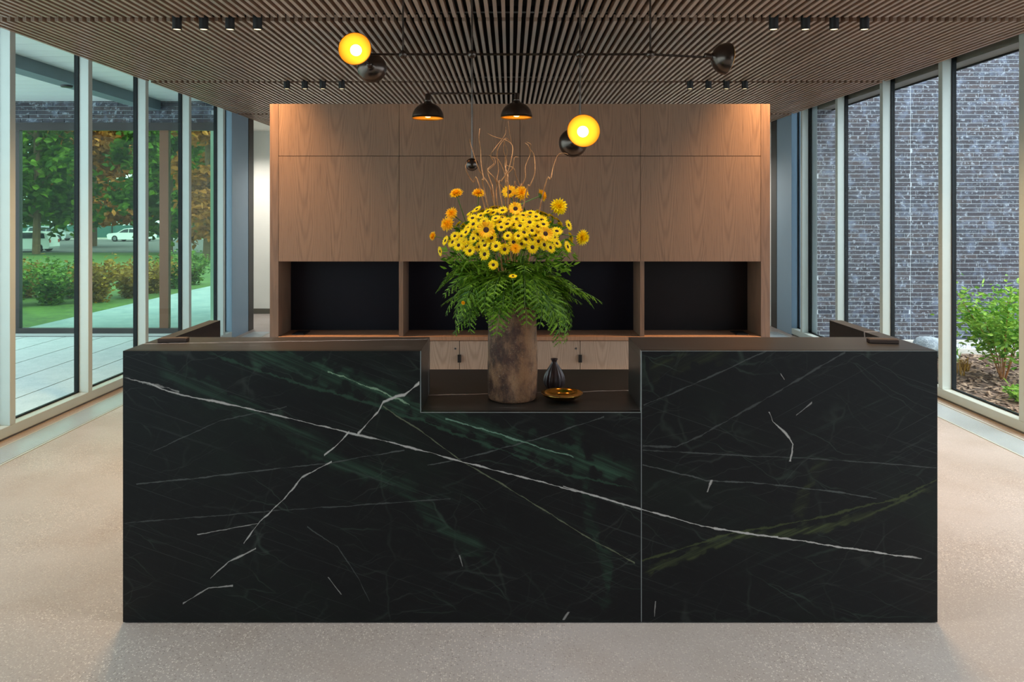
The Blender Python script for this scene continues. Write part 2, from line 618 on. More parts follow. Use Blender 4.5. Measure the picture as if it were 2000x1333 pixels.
def m_bark():
    t = NT('weathered_bark_vase')
    x, y, z = t.xyz()
    n1 = t.noise(t.scaled((1, 1, 0.75)), 8.0, 6, 0.65)
    n2 = t.noise(t.scaled((1, 1, 0.3)), 40.0, 5, 0.75)
    n3 = t.noise(scale=130.0, detail=3)
    c = t.mix(t.step(n1, 0.40, 0.62), lin('#4c2f25'), lin('#a27858'))
    c = t.mix(t.math('MULTIPLY', t.step(n2, 0.45, 0.72), 0.7), c, lin('#352722'))
    c = t.mix(t.math('MULTIPLY', t.step(n3, 0.60, 0.74), 0.6), c, lin('#a8917c'))
    st = t.step(t.math('ABSOLUTE', t.math('SUBTRACT', x, 0.058)), 0.012, 0.045, 1.0, 0.0)
    c = t.mix(t.math('MULTIPLY', t.math('MULTIPLY', st, t.step(n1, 0.35, 0.6)), 0.55), c, lin('#8f5f38'))
    t.bump(t.math('ADD', n2, t.math('MULTIPLY', n3, 0.6)), 0.8, 0.012)
    return t.fin(c, 0.75)


def m_soffit():
    t = NT('painted_soffit_board')
    c = t.mix(t.noise(t.scaled((0.6, 12, 1)), 2.0, 3), lin('#f2f5f5'), lin('#e2e8ea'))
    return t.fin(c, 0.35)


def m_ground(name, a, b, scale=3.0, c3=None, bump=0.4):
    t = NT(name)
    c = t.mix(t.step(t.noise(scale=scale, detail=5, rough=0.7), 0.35, 0.65), a, b)
    if c3:
        c = t.mix(t.math('MULTIPLY', t.step(t.noise(scale=scale * 7, detail=3, rough=0.7), 0.5, 0.66), 0.7), c, c3)
    t.bump(t.noise(scale=scale * 9, detail=3), bump, 0.02)
    return t.fin(c, 0.85)


WOOD = m_wood('stained_oak_veneer', lin('#98775f'), lin('#664d3d'), contrast=0.50, z_rate=4.5)
WOOD_PALE = m_wood('limed_oak_veneer', lin('#bda491'), lin('#8a7260'), contrast=0.55)
WOOD_EDGE = m_wood('oak_side_veneer', lin('#8a6c58'), lin('#604a3c'), leaf=0.09, z_rate=2.0, contrast=0.5)
WORKTOP = m_wood('oak_worktop', lin('#b58a6e'), lin('#80604a'), contrast=0.4)
NICHE_BLUE = plain('dark_navy_laminate', (0.0085, 0.0075, 0.0135), 0.5, spec=0.2)
NICHE_BROWN = plain('dark_espresso_laminate', (0.011, 0.0075, 0.0078), 0.5, spec=0.2)
MARBLE = m_marble_front()
MARBLE_TOP = m_marble_top()
GLINT_JOINT = plain('pale_glint_joint_resin', (0.20, 0.22, 0.22), 0.4)
CONCRETE = m_concrete()
SLAT = m_slat()
BLACK = plain('matt_black_metal', (0.010, 0.010, 0.011), 0.45, 0.0)
VOID = plain('black_acoustic_felt', (0.006, 0.0055, 0.005), 0.95, var=0.05)
ALU = plain('clear_anodised_aluminium', lin('#b8c2bd'), 0.42, 0.25, 0.03)
ALU_DARK = plain('dark_gasket_rubber', lin('#0d1217'), 0.6, spec=0.2)
PANEL = plain('blue_grey_metal_panel', lin('#8fa9bd'), 0.4, 0.25, 0.03)
FRAME_DARK = plain('dark_bronze_frame', lin('#33302f'), 0.4, 0.3)
GLASS_L = m_glass('courtyard_glass', (0.80, 0.93, 0.91))
GLASS_R = m_glass('garden_glass', (0.90, 0.96, 0.98))
GLASS_FAR = m_glass('link_glass', (0.50, 0.72, 0.55))
BRONZE = plain('aged_bronze', (0.10, 0.078, 0.066), 0.24, 0.9, 0.3)
GOLD = plain('brushed_brass_lining', (0.88, 0.36, 0.02), 0.45, 0.7, 0.04)
BULB_M = emit('glowing_bulb_glass', (1.0, 0.72, 0.36), BULB)
LENS_M = emit('lit_spot_lens', (1.0, 0.72, 0.40), 3.2)
WHITE = plain('white_wall_paint', lin('#e6e8e2'), 0.6, var=0.02)
GREY_BASE = plain('grey_baseboard', lin('#5c5a50'), 0.6)
BRICK = m_brick()
MORTAR = plain('pale_mortar', lin('#c4ccd2'), 0.9)
SOFFIT = m_soffit()
TAUPE = plain('taupe_metal_fascia', lin('#8f887c'), 0.4, 0.3, 0.06)
PAVING = m_ground('pale_concrete_paving', lin('#cdd2d3'), lin('#c0c8ca'), 6.0, lin('#dadedf'), 0.1)
PATH = m_ground('blue_grey_path', lin('#a0abb0'), lin('#8d9aa2'), 3.0, None, 0.1)
SOIL = m_ground('bark_mulch_soil', lin('#4b3a31'), lin('#6b5648'), 5.0, lin('#8a7464'), 0.9)
CHIP = m_leaf('bark_chip', lin('#5a4335'), lin('#a08a76'), 0.0, 0.9)
GRAVEL = m_leaf('pale_gravel', lin('#8d949a'), lin('#eef0f0'), 0.0, 0.8)
LAWN = m_ground('lawn', lin('#3c5524'), lin('#52702c'), 2.0, lin('#6b8438'), 0.5)
ASPHALT = m_ground('asphalt', lin('#5c5a5b'), lin('#6b6869'), 1.5, None, 0.2)
KERB = plain('pale_kerb_stone', lin('#c9c6bd'), 0.8)
TREE_A = m_leaf('tree_leaf_green', lin('#1e4410'), lin('#688a22'), 0.25)
TREE_B = m_leaf('tree_leaf_orange_reflection', lin('#7a4d14'), lin('#c07a30'), 0.25)  # orange reflection of the cabinets in the glass, put into leaf colour
TRUNK = m_ground('tree_bark', lin('#5a4432'), lin('#7a5f48'), 6.0)
HEDGE_G = m_leaf('hedge_leaf_green', lin('#2c5224'), lin('#7d9a40'), 0.3)
HEDGE_Y = m_leaf('hedge_leaf_gold', lin('#6d4a1e'), lin('#b8923c'), 0.3)
SHRUB_L = m_leaf('shrub_leaf', lin('#4f8a30'), lin('#a9cf55'), 0.35, 0.4)
TWIG = m_ground('brown_twig', lin('#96683f'), lin('#c98f5c'), 20.0)
FERN = m_leaf('fern_leaf', lin('#2c5608'), lin('#86ad30'), 0.25, 0.4)
STEM = plain('green_stem', lin('#5b7a35'), 0.6)
PETAL_Y = m_leaf('yellow_petal', lin('#f5c800'), lin('#ffe70a'), 0.25, 0.5)
PETAL_O = m_leaf('orange_petal', lin('#ffae06'), lin('#ffd41c'), 0.25, 0.5)
DISC = m_ground('dark_flower_disc', lin('#2c1409'), lin('#45200f'), 60.0)
BARK = m_bark()
GOLD_BOWL = plain('polished_gold_glaze', (0.95, 0.56, 0.12), 0.10, 1.0, 0.1)
CERAMIC = plain('plum_black_glaze', lin('#4a3c3e'), 0.32, 0.2, 0.35, 30.0)
LEATHER = plain('dark_brown_leather', lin('#3a2a22'), 0.55)
STEEL = plain('brushed_steel', lin('#8a8c8e'), 0.35, 0.9)
GRILLE = plain('anodised_floor_grille', lin('#b3c0c6'), 0.38, 0.35, 0.05)
CARW = plain('white_car_paint', lin('#e6ece8'), 0.25, var=0.02)
CARS = plain('silver_car_paint', lin('#aab0b2'), 0.25, 0.4, 0.03)
CARGLASS = plain('dark_car_glass', lin('#1c2a30'), 0.1)
TYRE = plain('black_tyre', lin('#16171a'), 0.8)
LAMP_RED = plain('red_tail_lamp', lin('#b8452a'), 0.3)
FENCE = plain('teal_mesh_fence', lin('#3f6a66'), 0.7)
ROCK = m_ground('grey_boulder_stone', lin('#75808a'), lin('#9aa6ae'), 6.0, lin('#b9c3c8'), 0.5)

# ------------------------------------------------------------------ the room
XL, XR, ZC = -3.65, 3.81, 2.974          # inner faces of the glazed walls, underside of the slats
Y_BACK, Y_FRONT = 12.3, -5.0

mb = MB()
mb.box(-3.72, 3.88, Y_FRONT, Y_BACK, -0.2, 0.0)
mb.box(-4.20, -3.72, 10.66, Y_BACK, -0.2, 0.0)
structure(mb.build('floor', CONCRETE))

# ceiling: black felt above, timber slats below
ceil = structure(MB().box(-3.9, 4.05, Y_FRONT, Y_BACK, ZC + 0.16, ZC + 0.24).build('ceiling', VOID))
PITCH, SW, SH = 0.0553, 0.024, 0.046
rows = [(-4.9, -2.19), (-2.09, 0.25), (0.35, 2.69), (2.79, 5.09), (5.19, 7.53), (7.62, 9.98), (10.07, 12.28)]
xs = [XL + 0.012 + i * PITCH for i in range(int((XR - XL - 0.02) / PITCH) + 1)]
row_mesh = [MB().box(-SW / 2, SW / 2, -(b - a) / 2, (b - a) / 2, 0, SH).mesh('slat', SLAT) for a, b in rows]
single = {(4, i) for i in range(len(xs))}
single |= {(3, i) for i, x in enumerate(xs) if abs(x) < 3.22}
third = sorted(range(len(xs)), key=lambda i: -abs(xs[i]))
single |= {(5, i) for i in third[:max(0, 300 - len(single))]}
rest = MB()
for k, (a, b) in enumerate(rows):
    for i, x in enumerate(xs):
        if (k, i) in single:
            share('slat', row_mesh[k], ceil, (x, (a + b) / 2, ZC))
        else:
            rest.box(x - SW / 2, x + SW / 2, a, b, ZC, ZC + SH)
rest.build('slat_field', SLAT, ceil, kind='stuff')
rails = [5.14, 7.575, 10.025, 2.74, 0.30, -2.14]
for y in rails:
    MB().box(XL, XR, y - 0.02, y + 0.02, ZC + SH + 0.002, ZC + SH + 0.04).build('carrier_rail', BLACK, ceil)
hc = structure(MB().box(-4.25, XL - 0.02, 10.5, Y_BACK, ZC + 0.02, ZC + 0.1).build('trim_1', WHITE))

# glazed walls: mullions, sill, header, panes
def curtain_wall(side, X, sgn, y0, pitch, k0, k1, y_end, glass, first_window):
    """sgn = direction from the room to outdoors"""
    wl = structure(empty('wall_' + side, (X, 3.0, 0)))
    def bx(a, b, *r):
        p, q = X + sgn * a, X + sgn * b
        return (min(p, q), max(p, q), *r)
    ys = [y0 + k * pitch for k in range(k0, k1 + 1)]
    for y in ys:
        m = MB().box(*bx(0, 0.084, y - 0.062, y, 0.0925, ZC + 0.15)).build('mullion', ALU, wl, bevel=0.002)
        MB().box(*bx(0.0845, 0.125, y - 0.062, y, 0.0925, ZC + 0.15)).build('outer_cap', ALU_DARK, m)
    MB().box(*bx(0, 0.125, ys[0] - 0.062, y_end, 0.018, 0.092)).build('sill', ALU, wl, bevel=0.003)
    MB().box(*bx(0.02, 0.125, ys[0] - 0.062, y_end, 0.0, 0.0175)).build('sill_base', TAUPE, wl)
    MB().box(*bx(0.0, 0.14, ys[0] - 0.062, y_end, ZC + 0.152, ZC + 0.24)).build('header', TAUPE, wl)
    n = first_window
    spans = list(zip(ys[:-1], [y - 0.062 for y in ys[1:]])) + [(ys[-1], y_end)]
    for a, b in spans:
        wdw = structure(empty('window_%d' % n, (X + sgn * 0.09, a, 0.093)))
        MB().box(*bx(0.086, 0.100, a + 0.010, b - 0.010, 0.104, ZC + 0.14)).build('glass_pane', glass, wdw)
        g = MB()
        g.box(*bx(0.080, 0.106, a + 0.0005, b - 0.0005, 0.0925, 0.1035))
        g.box(*bx(0.080, 0.106, a + 0.0005, a + 0.0095, 0.1036, ZC + 0.14))
        g.box(*bx(0.080, 0.106, b - 0.0095, b - 0.0005, 0.1036, ZC + 0.14))
        g.build('gasket', ALU_DARK, wdw)
        n += 1
    return wl, n


wall_l, nw = curtain_wall('left', XL, -1, 5.535, 1.018, -10, 4, 9.84, GLASS_L, 1)
MB().box(XL - 0.125, XL, 9.842, 10.46, 0.0, ZC + 0.15).build('end_panel', PANEL, wall_l, bevel=0.003)
MB().box(XL - 0.125, XL + 0.004, 10.462, 10.66, 0.0, ZC + 0.15).build('end_post', FRAME_DARK, wall_l)
wall_r, nw = curtain_wall('right', XR, 1, 5.612, 1.056, -10, 4, 10.14, GLASS_R, nw)
MB().box(XR, XR + 0.125, 10.142, 10.70, 0.0, ZC + 0.15).build('end_panel', PANEL, wall_r, bevel=0.003)
MB().box(XR - 0.004, XR + 0.125, 10.702, 10.93, 0.0, ZC + 0.15).build('end_post', FRAME_DARK, wall_r)
MB().box(XR, XR + 0.125, 10.932, Y_BACK, 0.0, ZC + 0.15).build('return_wall', WHITE, wall_r)

structure(MB().box(-3.9, 4.05, Y_FRONT - 0.2, Y_FRONT, -0.1, ZC + 0.4).build('wall_front', WOOD_EDGE))  # unseen wall, added to keep sky reflections off the desk
structure(MB().box(-4.26, 4.0, Y_BACK, Y_BACK + 0.15, 0.0, ZC + 0.4).build('wall_back', WHITE))
structure(MB().box(-4.26, -4.202, 10.66, Y_BACK - 0.001, 0.0, ZC + 0.4).build('wall_hall', WHITE))
structure(MB().box(-4.20, 3.8, Y_BACK - 0.018, Y_BACK - 0.0005, 0.0, 0.085).build('baseboard_back', GREY_BASE))

# floor grilles along the glass
def grille(x0, x1, label):
    g = tag(empty('floor_grille', ((x0 + x1) / 2, 4, 0)), label, 'floor grille')
    f = MB()
    f.box(x0, x0 + 0.014, Y_FRONT + 0.2, 10.4, 0.0, 0.004)
    f.box(x1 - 0.014, x1, Y_FRONT + 0.2, 10.4, 0.0, 0.004)
    f.build('grille_frame', ALU, g)
    bars = MB()
    n = int((x1 - x0 - 0.032) / 0.0135)
    for i in range(n):
        x = x0 + 0.018 + i * 0.0135
        bars.box(x, x + 0.0105, Y_FRONT + 0.2, 10.4, 0.0005, 0.0035)
    bars.build('grille_bars', GRILLE, g, kind='stuff')
    return g


grille(-3.565, -3.31, 'pale metal linear floor grille along the courtyard glass wall')
grille(3.45, 3.725, 'pale metal linear floor grille along the garden glass wall')

# ------------------------------------------------------------------ garden side (right)
garden = structure(MB().box(3.94, 14, -8, 11.5, -0.25, -0.03).build('garden_ground', SOIL))
bw = structure(MB().box(3.94, 10.5, 9.62, 9.95, -0.2, 4.7).build('wall_garden', MORTAR))
bl, bh, jt = 0.283, 0.0450, 0.0095
brick_me = MB().box(-bl / 2, bl / 2, -0.006, 0.012, -bh / 2, bh / 2).mesh('brick', BRICK)
slots = []
for r in range(84):
    z = 0.0 + r * (bh + jt)
    off = (r * 0.37 + 0.13 * math.sin(r * 2.3)) % 1.0
    for k in range(-1, 24):
        x = 3.94 + (k + off) * (bl + jt)
        a, b = x - bl / 2, x + bl / 2
        for lo, hi in ((3.945, 5.134), (5.146, 10.4)):
            p, q = max(a, lo), min(b, hi)
            if q - p > 0.010:
                slots.append(((p + q) / 2, z, q - p))
vis = [s for s in slots if s[0] < 6.5 and s[1] < 3.8 and s[2] > bl - 0.001]
vis.sort(key=lambda s: (0 if 5.52 < s[0] < 6.45 else 1, abs(s[0] - 5.6)))
one = set(vis[:300])
restb = MB()
for s in slots:
    if s in one:
        share('brick', brick_me, bw, (s[0], 9.62, s[1]))
    else:
        restb.box(s[0] - s[2] / 2, s[0] + s[2] / 2, 9.614, 9.632, s[1] - bh / 2, s[1] + bh / 2)
restb.build('brick_courses', BRICK, bw, kind='stuff')
MB().box(3.945, 10.4, 9.58, 9.98, 4.7, 4.78).build('coping', TAUPE, bw)
so = structure(MB().box(XR + 0.141, 4.115, -5, 9.6, ZC + 0.0, ZC + 0.10).build('trim_2', TAUPE))
MB().box(4.1155, 4.14, -5, 9.6, ZC - 0.012, ZC + 0.25).build('fascia_edge', ALU_DARK, so)

kerb = tag(empty('gravel_strip', (6, 9.2, 0)), 'pale gravel strip between kerbs at the foot of the brick wall', 'gravel strip')
for ya, yb in ((8.88, 8.94), (9.48, 9.54)):
    MB().box(3.96, 10, ya, yb, -0.06, 0.035).build('kerb', KERB, kerb)
pe = MB()
for i in range(2600):
    x, y, r = random.uniform(4.0, 7.5), random.uniform(8.96, 9.46), random.uniform(0.014, 0.032)
    a = random.random() * 6.28
    c, s_ = math.cos(a) * r, math.sin(a) * r
    z = random.uniform(-0.03, 0.0)
    pe.add([(x + c, y + s_, z), (x - s_, y + c, z), (x - c, y - s_, z), (x + s_, y - c, z), (x, y, z + r * 0.9), (x, y, z - r * 0.3)],
           [(0, 1, 4), (1, 2, 4), (2, 3, 4), (3, 0, 4), (1, 0, 5), (2, 1, 5), (3, 2, 5), (0, 3, 5)])
pe.build('gravel', GRAVEL, kerb, kind='stuff')
ch = MB()
for i in range(7000):
    x, y = random.uniform(4.0, 7.2), random.uniform(4.2, 8.85)
    l, wd, a = random.uniform(0.015, 0.045), random.uniform(0.006, 0.014), random.random() * 6.28
    c, s_ = math.cos(a), math.sin(a)
    t = random.uniform(-0.012, 0.012)
    z = -0.026 + random.random() * 0.012
    ch.add([(x - c * l - s_ * wd, y - s_ * l + c * wd, z - t), (x + c * l - s_ * wd, y + s_ * l + c * wd, z + t),
            (x + c * l + s_ * wd, y + s_ * l - c * wd, z + t + 0.004), (x - c * l + s_ * wd, y - s_ * l - c * wd, z - t + 0.004)], [(3, 2, 1, 0)])
tag(ch.build('bark_mulch', CHIP), 'brown bark mulch spread over the garden soil', 'mulch', kind='stuff')


def leaf_quad(m, p, d, n, L, W):
    """a pointed leaf: six points along direction d with a fold"""
    d, n = Vector(d).normalized(), Vector(n).normalized()
    s_ = d.cross(n).normalized()
    n = s_.cross(d)
    p = Vector(p)
    q = [p, p + d * L * 0.35 + s_ * W + n * W * 0.3, p + d * L * 0.75 + s_ * W * 0.6 + n * W * 0.2, p + d * L - n * W * 0.2,
         p + d * L * 0.75 - s_ * W * 0.6 + n * W * 0.2, p + d * L * 0.35 - s_ * W + n * W * 0.3]
    m.add([tuple(v) for v in q], [(0, 1, 2, 3), (0, 3, 4, 5)])


def rnd_dir(zmin=-1.0, zmax=1.0):
    z = random.uniform(zmin, zmax)
    a = random.random() * 6.283
    r = math.sqrt(max(0, 1 - z * z))
    return Vector((r * math.cos(a), r * math.sin(a), z))


def shrub(name, label, loc, h, rad, n_stems, per, L, W, mat, stem_mat=TWIG, cat='shrub', group=None, spread=1.0, low=0.4):
    root = tag(empty(name, loc), label, cat, group)
    st, lf = MB(), MB()
    o = Vector(loc)
    for i in range(n_stems):
        a = 6.283 * i / n_stems + random.uniform(-0.4, 0.4)
        rr = rad * math.sqrt(random.uniform(0.1, 1.0))
        tip = o + Vector((math.cos(a) * rr, math.sin(a) * rr, h * random.uniform(0.62, 1.0) * (1 - 0.25 * (rr / rad) ** 2)))
        b0 = o + Vector((math.cos(a) * 0.02, math.sin(a) * 0.02, 0))
        mid = b0.lerp(tip, 0.45) + Vector((-math.cos(a), -math.sin(a), 0.3)) * rr * 0.16 + Vector((random.uniform(-1, 1), random.uniform(-1, 1), 0)) * rad * 0.06
        pts = [b0.lerp(mid, 0.0), b0.lerp(mid, 0.5), mid, mid.lerp(tip, 0.5), tip]
        st.tube(pts, [0.007, 0.006, 0.005, 0.0035, 0.002], 5)
        for k in range(per):
            t = random.uniform(low, 1.0) ** 0.8
            q = b0.lerp(mid, t * 2) if t < 0.5 else mid.lerp(tip, t * 2 - 1)
            q = q + rnd_dir() * rad * 0.22 * spread * random.random()
            d = rnd_dir(-0.35, 0.7)
            leaf_quad(lf, q, d, rnd_dir(0.2, 1), L * random.uniform(0.6, 1.15), W * random.uniform(0.7, 1.1))
    st.build('stem', stem_mat, root)
    lf.build('foliage', mat, root)
    return root


shrub('leafy_shrub', 'bright green leafy shrub before the dark brick wall', (4.97, 7.55, -0.03), 1.10, 0.52, 11, 190, 0.075, 0.017, SHRUB_L, spread=2.2)
shrub('low_plant', 'small pale leafy plant in the mulch near the garden glass', (4.52, 6.65, -0.03), 0.16, 0.13, 7, 10, 0.085, 0.022, SHRUB_L, STEM, 'plant', low=0.1)


def tuft(label, loc, h, n, mat=SHRUB_L, sp=0.10):
    m = MB()
    for i in range(n):
        a, l = random.random() * 6.283, h * random.uniform(0.5, 1.1)
        o = Vector(loc) + Vector((random.uniform(-1, 1), random.uniform(-1, 1), 0)) * sp * 0.35
        d = Vector((math.cos(a), math.sin(a), 0))
        s_ = Vector((-d.y, d.x, 0)) * 0.005
        p1 = o + d * l * 0.25 + Vector((0, 0, l * 0.7))
        p2 = o + d * l * 0.62 + Vector((0, 0, l * 0.86))
        m.add([tuple(o - s_), tuple(o + s_), tuple(p1 + s_), tuple(p1 - s_), tuple(p2)], [(0, 1, 2, 3), (3, 2, 4)])
    return tag(m.build('grass_tuft', mat), label, 'grass')


tuft('bright green grass tuft behind the stem of the leafy shrub', (4.98, 8.45, -0.03), 0.19, 50, SHRUB_L, 0.16)
tuft('yellowed thin grass tuft in the mulch by the mullion', (4.66, 7.75, -0.03), 0.20, 14, HEDGE_Y)
tuft('green grass tuft close to the glass in front of the shrub', (4.86, 6.85, -0.03), 0.24, 60)
tuft('spreading straw coloured grass lying on the mulch', (4.82, 7.95, -0.03), 0.16, 40, HEDGE_Y)

# boulder
b = MB()
b.ball((0, 0, 0), 1.0, 22, 14)
vs = []
for v in b.v:
    p = Vector(v)
    k = 1 + 0.22 * mnoise.noise(p * 1.3 + Vector((3, 1, 7))) + 0.08 * mnoise.noise(p * 3.7)
    p = p * k
    vs.append((4.86 + p.x * 0.20, 8.70 + p.y * 0.15, 0.085 + max(-0.9, p.z) * 0.125))
b.v = vs
tag(b.build('boulder', ROCK, smooth=True), 'smooth blue-grey boulder in the garden at the foot of the brick wall', 'boulder')
for (x, y, r, lab) in ((5.06, 8.62, 0.05, 'dark speckled stone beside the blue-grey boulder'), (5.02, 8.45, 0.035, 'small pale stone in front of the blue-grey boulder')):
    b = MB()
    b.ball((0, 0, 0), 1.0, 12, 8)
    b.v = [tuple(Vector((x, y, r * 0.5)) + Vector(v) * r * (1 + 0.25 * mnoise.noise(Vector(v) * 1.7 + Vector((x * 9, y, 0))))) for v in b.v]
    tag(b.build('stone', ROCK, smooth=True), lab, 'stone')

# ------------------------------------------------------------------ courtyard side (left)
court = structure(MB().box(-9.2, XL - 0.13, -8, 10.2, -0.25, -0.012).build('courtyard_ground', ASPHALT))
x = -3.785
k = 0
while x > -9.0:
    wd = 0.515 if k else 0.09
    for a, b in ((-6, 2.4), (2.406, 10.0)):
        MB().box(x - wd + 0.016, x, a, b, -0.05, 0.0).build('paving_slab', PAVING, court)
    x -= wd
    k += 1

structure(MB().box(-45, -9.22, -25, 10.28, -0.25, -0.02).build('courtyard_bounce_ground', PAVING))  # unseen pale ground, added to bounce sky light onto the soffit
canopy = structure(empty('canopy_soffit', (-6, 7, 3.15)))
for i in range(16):
    y = 10.05 - i * 0.26
    MB().box(-7.25, XL - 0.16, y - 0.252, y, 3.15, 3.18).build('soffit_board', SOFFIT, canopy)
MB().box(-7.25, XL - 0.16, 5.9, 10.05, 3.20, 3.34).build('canopy_deck', TAUPE, canopy)
MB().box(-4.86, -4.66, 5.92, 10.0, 3.02, 3.149).build('canopy_beam', plain('slate_blue_beam', lin('#71808a'), 0.5), canopy)
MB().box(-7.2, -7.0, 5.92, 10.0, 3.02, 3.149).build('canopy_beam', bpy.data.materials['slate_blue_beam'], canopy)
MB().lathe([(0.001, 3.0), (0.055, 3.0), (0.06, 3.019)], 20, (-4.76, 8.05, 0)).build('recessed_downlight', BLACK, canopy)

# glazed link across the end of the courtyard
link = structure(empty('wall_courtyard', (-6, 10.1, 0)))
MB().box(-9.2, -3.80, 10.08, 10.3, 2.865, 3.40).build('band_backing', MORTAR, link)
lb = MB()
for r in range(6):
    z = 2.893 + r * 0.0545
    for k in range(-1, 19):
        x = -9.2 + (k + (r * 0.37) % 1.0) * 0.2925
        if x > -9.1 and x + 0.285 < -3.8:
            lb.box(x, x + 0.285, 10.068, 10.09, z - 0.0235, z + 0.0235)
lb.build('brick_band', BRICK, link, kind='stuff')
MB().box(-9.2, -3.80, 10.05, 10.12, 2.76, 2.864).build('lintel', FRAME_DARK, link)
MB().box(-9.2, -3.80, 10.05, 10.11, 0.035, 0.105).build('bottom_rail', FRAME_DARK, link)
MB().box(-9.2, -3.80, 10.03, 10.12, 0.0, 0.034).build('threshold', ALU, link)
ochre = plain('orange_reflection_frame', lin('#6b4a33'), 0.4, 0.3)  # orange reflection on one post, put into its colour
posts = [(-9.2, -9.08), (-6.66, -6.58), (-4.70, -4.58), (-3.95, -3.80)]
for a, b in posts:
    MB().box(a, b, 10.05, 10.12, 0.106, 2.759).build('post', ochre if a == -4.70 else FRAME_DARK, link)
for i in range(3):
    wd = structure(empty('window_%d' % (nw + i), (posts[i][1], 10.08, 0.1)))
    MB().box(posts[i][1] + 0.001, posts[i + 1][0] - 0.001, 10.08, 10.09, 0.106, 2.759).build('glass_pane', GLASS_FAR, wd)

# ground beyond: flat at first, then falling to the street
prof = [(10.3, 0), (16, -0.02), (21, -0.08), (30, -0.45), (42, -1.0), (55, -1.3), (130, -1.3)]
g = MB()
vs, fs = [], []
gx = [-110, -60, -30, -15, -6.9, -4.3]
for x in gx:
    for y, z in prof:
        vs.append((x, y, z - 0.01))
n = len(prof)
for i in range(len(gx) - 1):
    for j in range(n - 1):
        fs.append((i * n + j, (i + 1) * n + j, (i + 1) * n + j + 1, i * n + j + 1))
structure(g.add(vs, fs).build('lawn', LAWN))
pm = MB()
for (ya, za), (yb, zb) in zip(prof[:2], prof[1:3]):
    pm.add([(-6.9, ya, za + 0.012), (-4.3, ya, za + 0.012), (-4.3, yb, zb + 0.012), (-6.9, yb, zb + 0.012), (-6.9, ya, za - 0.1), (-6.9, yb, zb - 0.1)],
           [(0, 1, 2, 3), (0, 3, 5, 4)])
structure(pm.build('garden_path', PATH))
structure(MB().box(-120, -10, 57, 86, -1.4, -1.29).build('street', ASPHALT))
structure(MB().box(-120, -10, 86, 86.6, -1.4, -1.12).build('street_kerb', KERB))
structure(MB().box(-120, -10, 86.6, 140, -1.4, -1.2).build('far_verge', LAWN))

# hedge of single bushes
bush_spots = [(-9.9, 13.9, 'g'), (-9.1, 13.5, 'g'), (-8.4, 13.7, 'g'), (-7.75, 14.1, 'y'), (-7.55, 14.9, 'y'), (-7.5, 15.8, 'y'), (-7.55, 16.8, 'g'), (-7.6, 17.9, 'g'), (-9.6, 14.9, 'y'), (-8.7, 14.8, 'g')]
blab = ['green hedge bush beside the dark window post', 'yellow-green hedge bush with a ragged top, second from the dark post', 'dark green rounded hedge bush in the first pane',
        'amber hedge bush at the corner of the path', 'amber hedge bush second along the path', 'golden hedge bush third along the path', 'green hedge bush fourth along the path',
        'farthest green hedge bush along the path', 'amber hedge bush behind the ragged yellow-green one', 'tall green hedge bush behind the dark green rounded one']
for (x, y, kd), lab in zip(bush_spots, blab):
    shrub('hedge_bush', lab, (x, y, -0.02), random.uniform(0.74, 0.92), 0.50, 16, 90, 0.085, 0.030, HEDGE_G if kd == 'g' else HEDGE_Y, cat='bush', group='hedge bushes by the path', spread=2.0, low=0.02)

# trees beyond the street
def tree(label, x, y, z0, h, bare, rad, nl, L, mat, group='trees beyond the courtyard', trunk_r=0.22):
    root = tag(empty('street_tree', (x, y, z0)), label, 'tree', group)
    o = Vector((x, y, z0))
    t = MB()
    t.tube([o, o + Vector((0.1, 0, h * 0.3)), o + Vector((-0.1, 0.1, h * 0.7)), o + Vector((0, 0, h * 0.9))], [trunk_r * 1.2, trunk_r, trunk_r * 0.7, trunk_r * 0.2], 9)
    for k in range(5):
        a = k * 1.3 + x
        p = o + Vector((0, 0, bare + k * (h - bare) * 0.12))
        t.tube([p, p + Vector((math.cos(a) * rad * 0.4, math.sin(a) * rad * 0.4, rad * 0.25)), p + Vector((math.cos(a) * rad * 0.8, math.sin(a) * rad * 0.8, rad * 0.35))],
               [trunk_r * 0.45, trunk_r * 0.3, trunk_r * 0.1], 6)
    t.build('trunk', TRUNK, root)
    lf = MB()
    clumps = [Vector((math.cos(q * 2.4) * random.uniform(0.1, 1.0), math.sin(q * 2.4) * random.uniform(0.1, 1.0), random.uniform(-1, 1))) for q in range(60)]
    cz, hz = (h + bare) / 2, (h - bare) / 2
    for i in range(nl):
        c = clumps[i % len(clumps)]
        k_ = math.sqrt(max(0.12, 1 - (max(0.0, c.z + 0.15) / 1.15) ** 2))
        p = Vector((c.x * rad * k_, c.y * rad * k_, c.z * hz)) + rnd_dir() * rad * 0.34 * random.random()
        p = p + o + Vector((0, 0, cz))
        leaf_quad(lf, p, rnd_dir(-0.8, 0.5), rnd_dir(0, 1), L * random.uniform(0.6, 1.2), L * 0.33)
    lf.build('crown', mat, root)
    return root


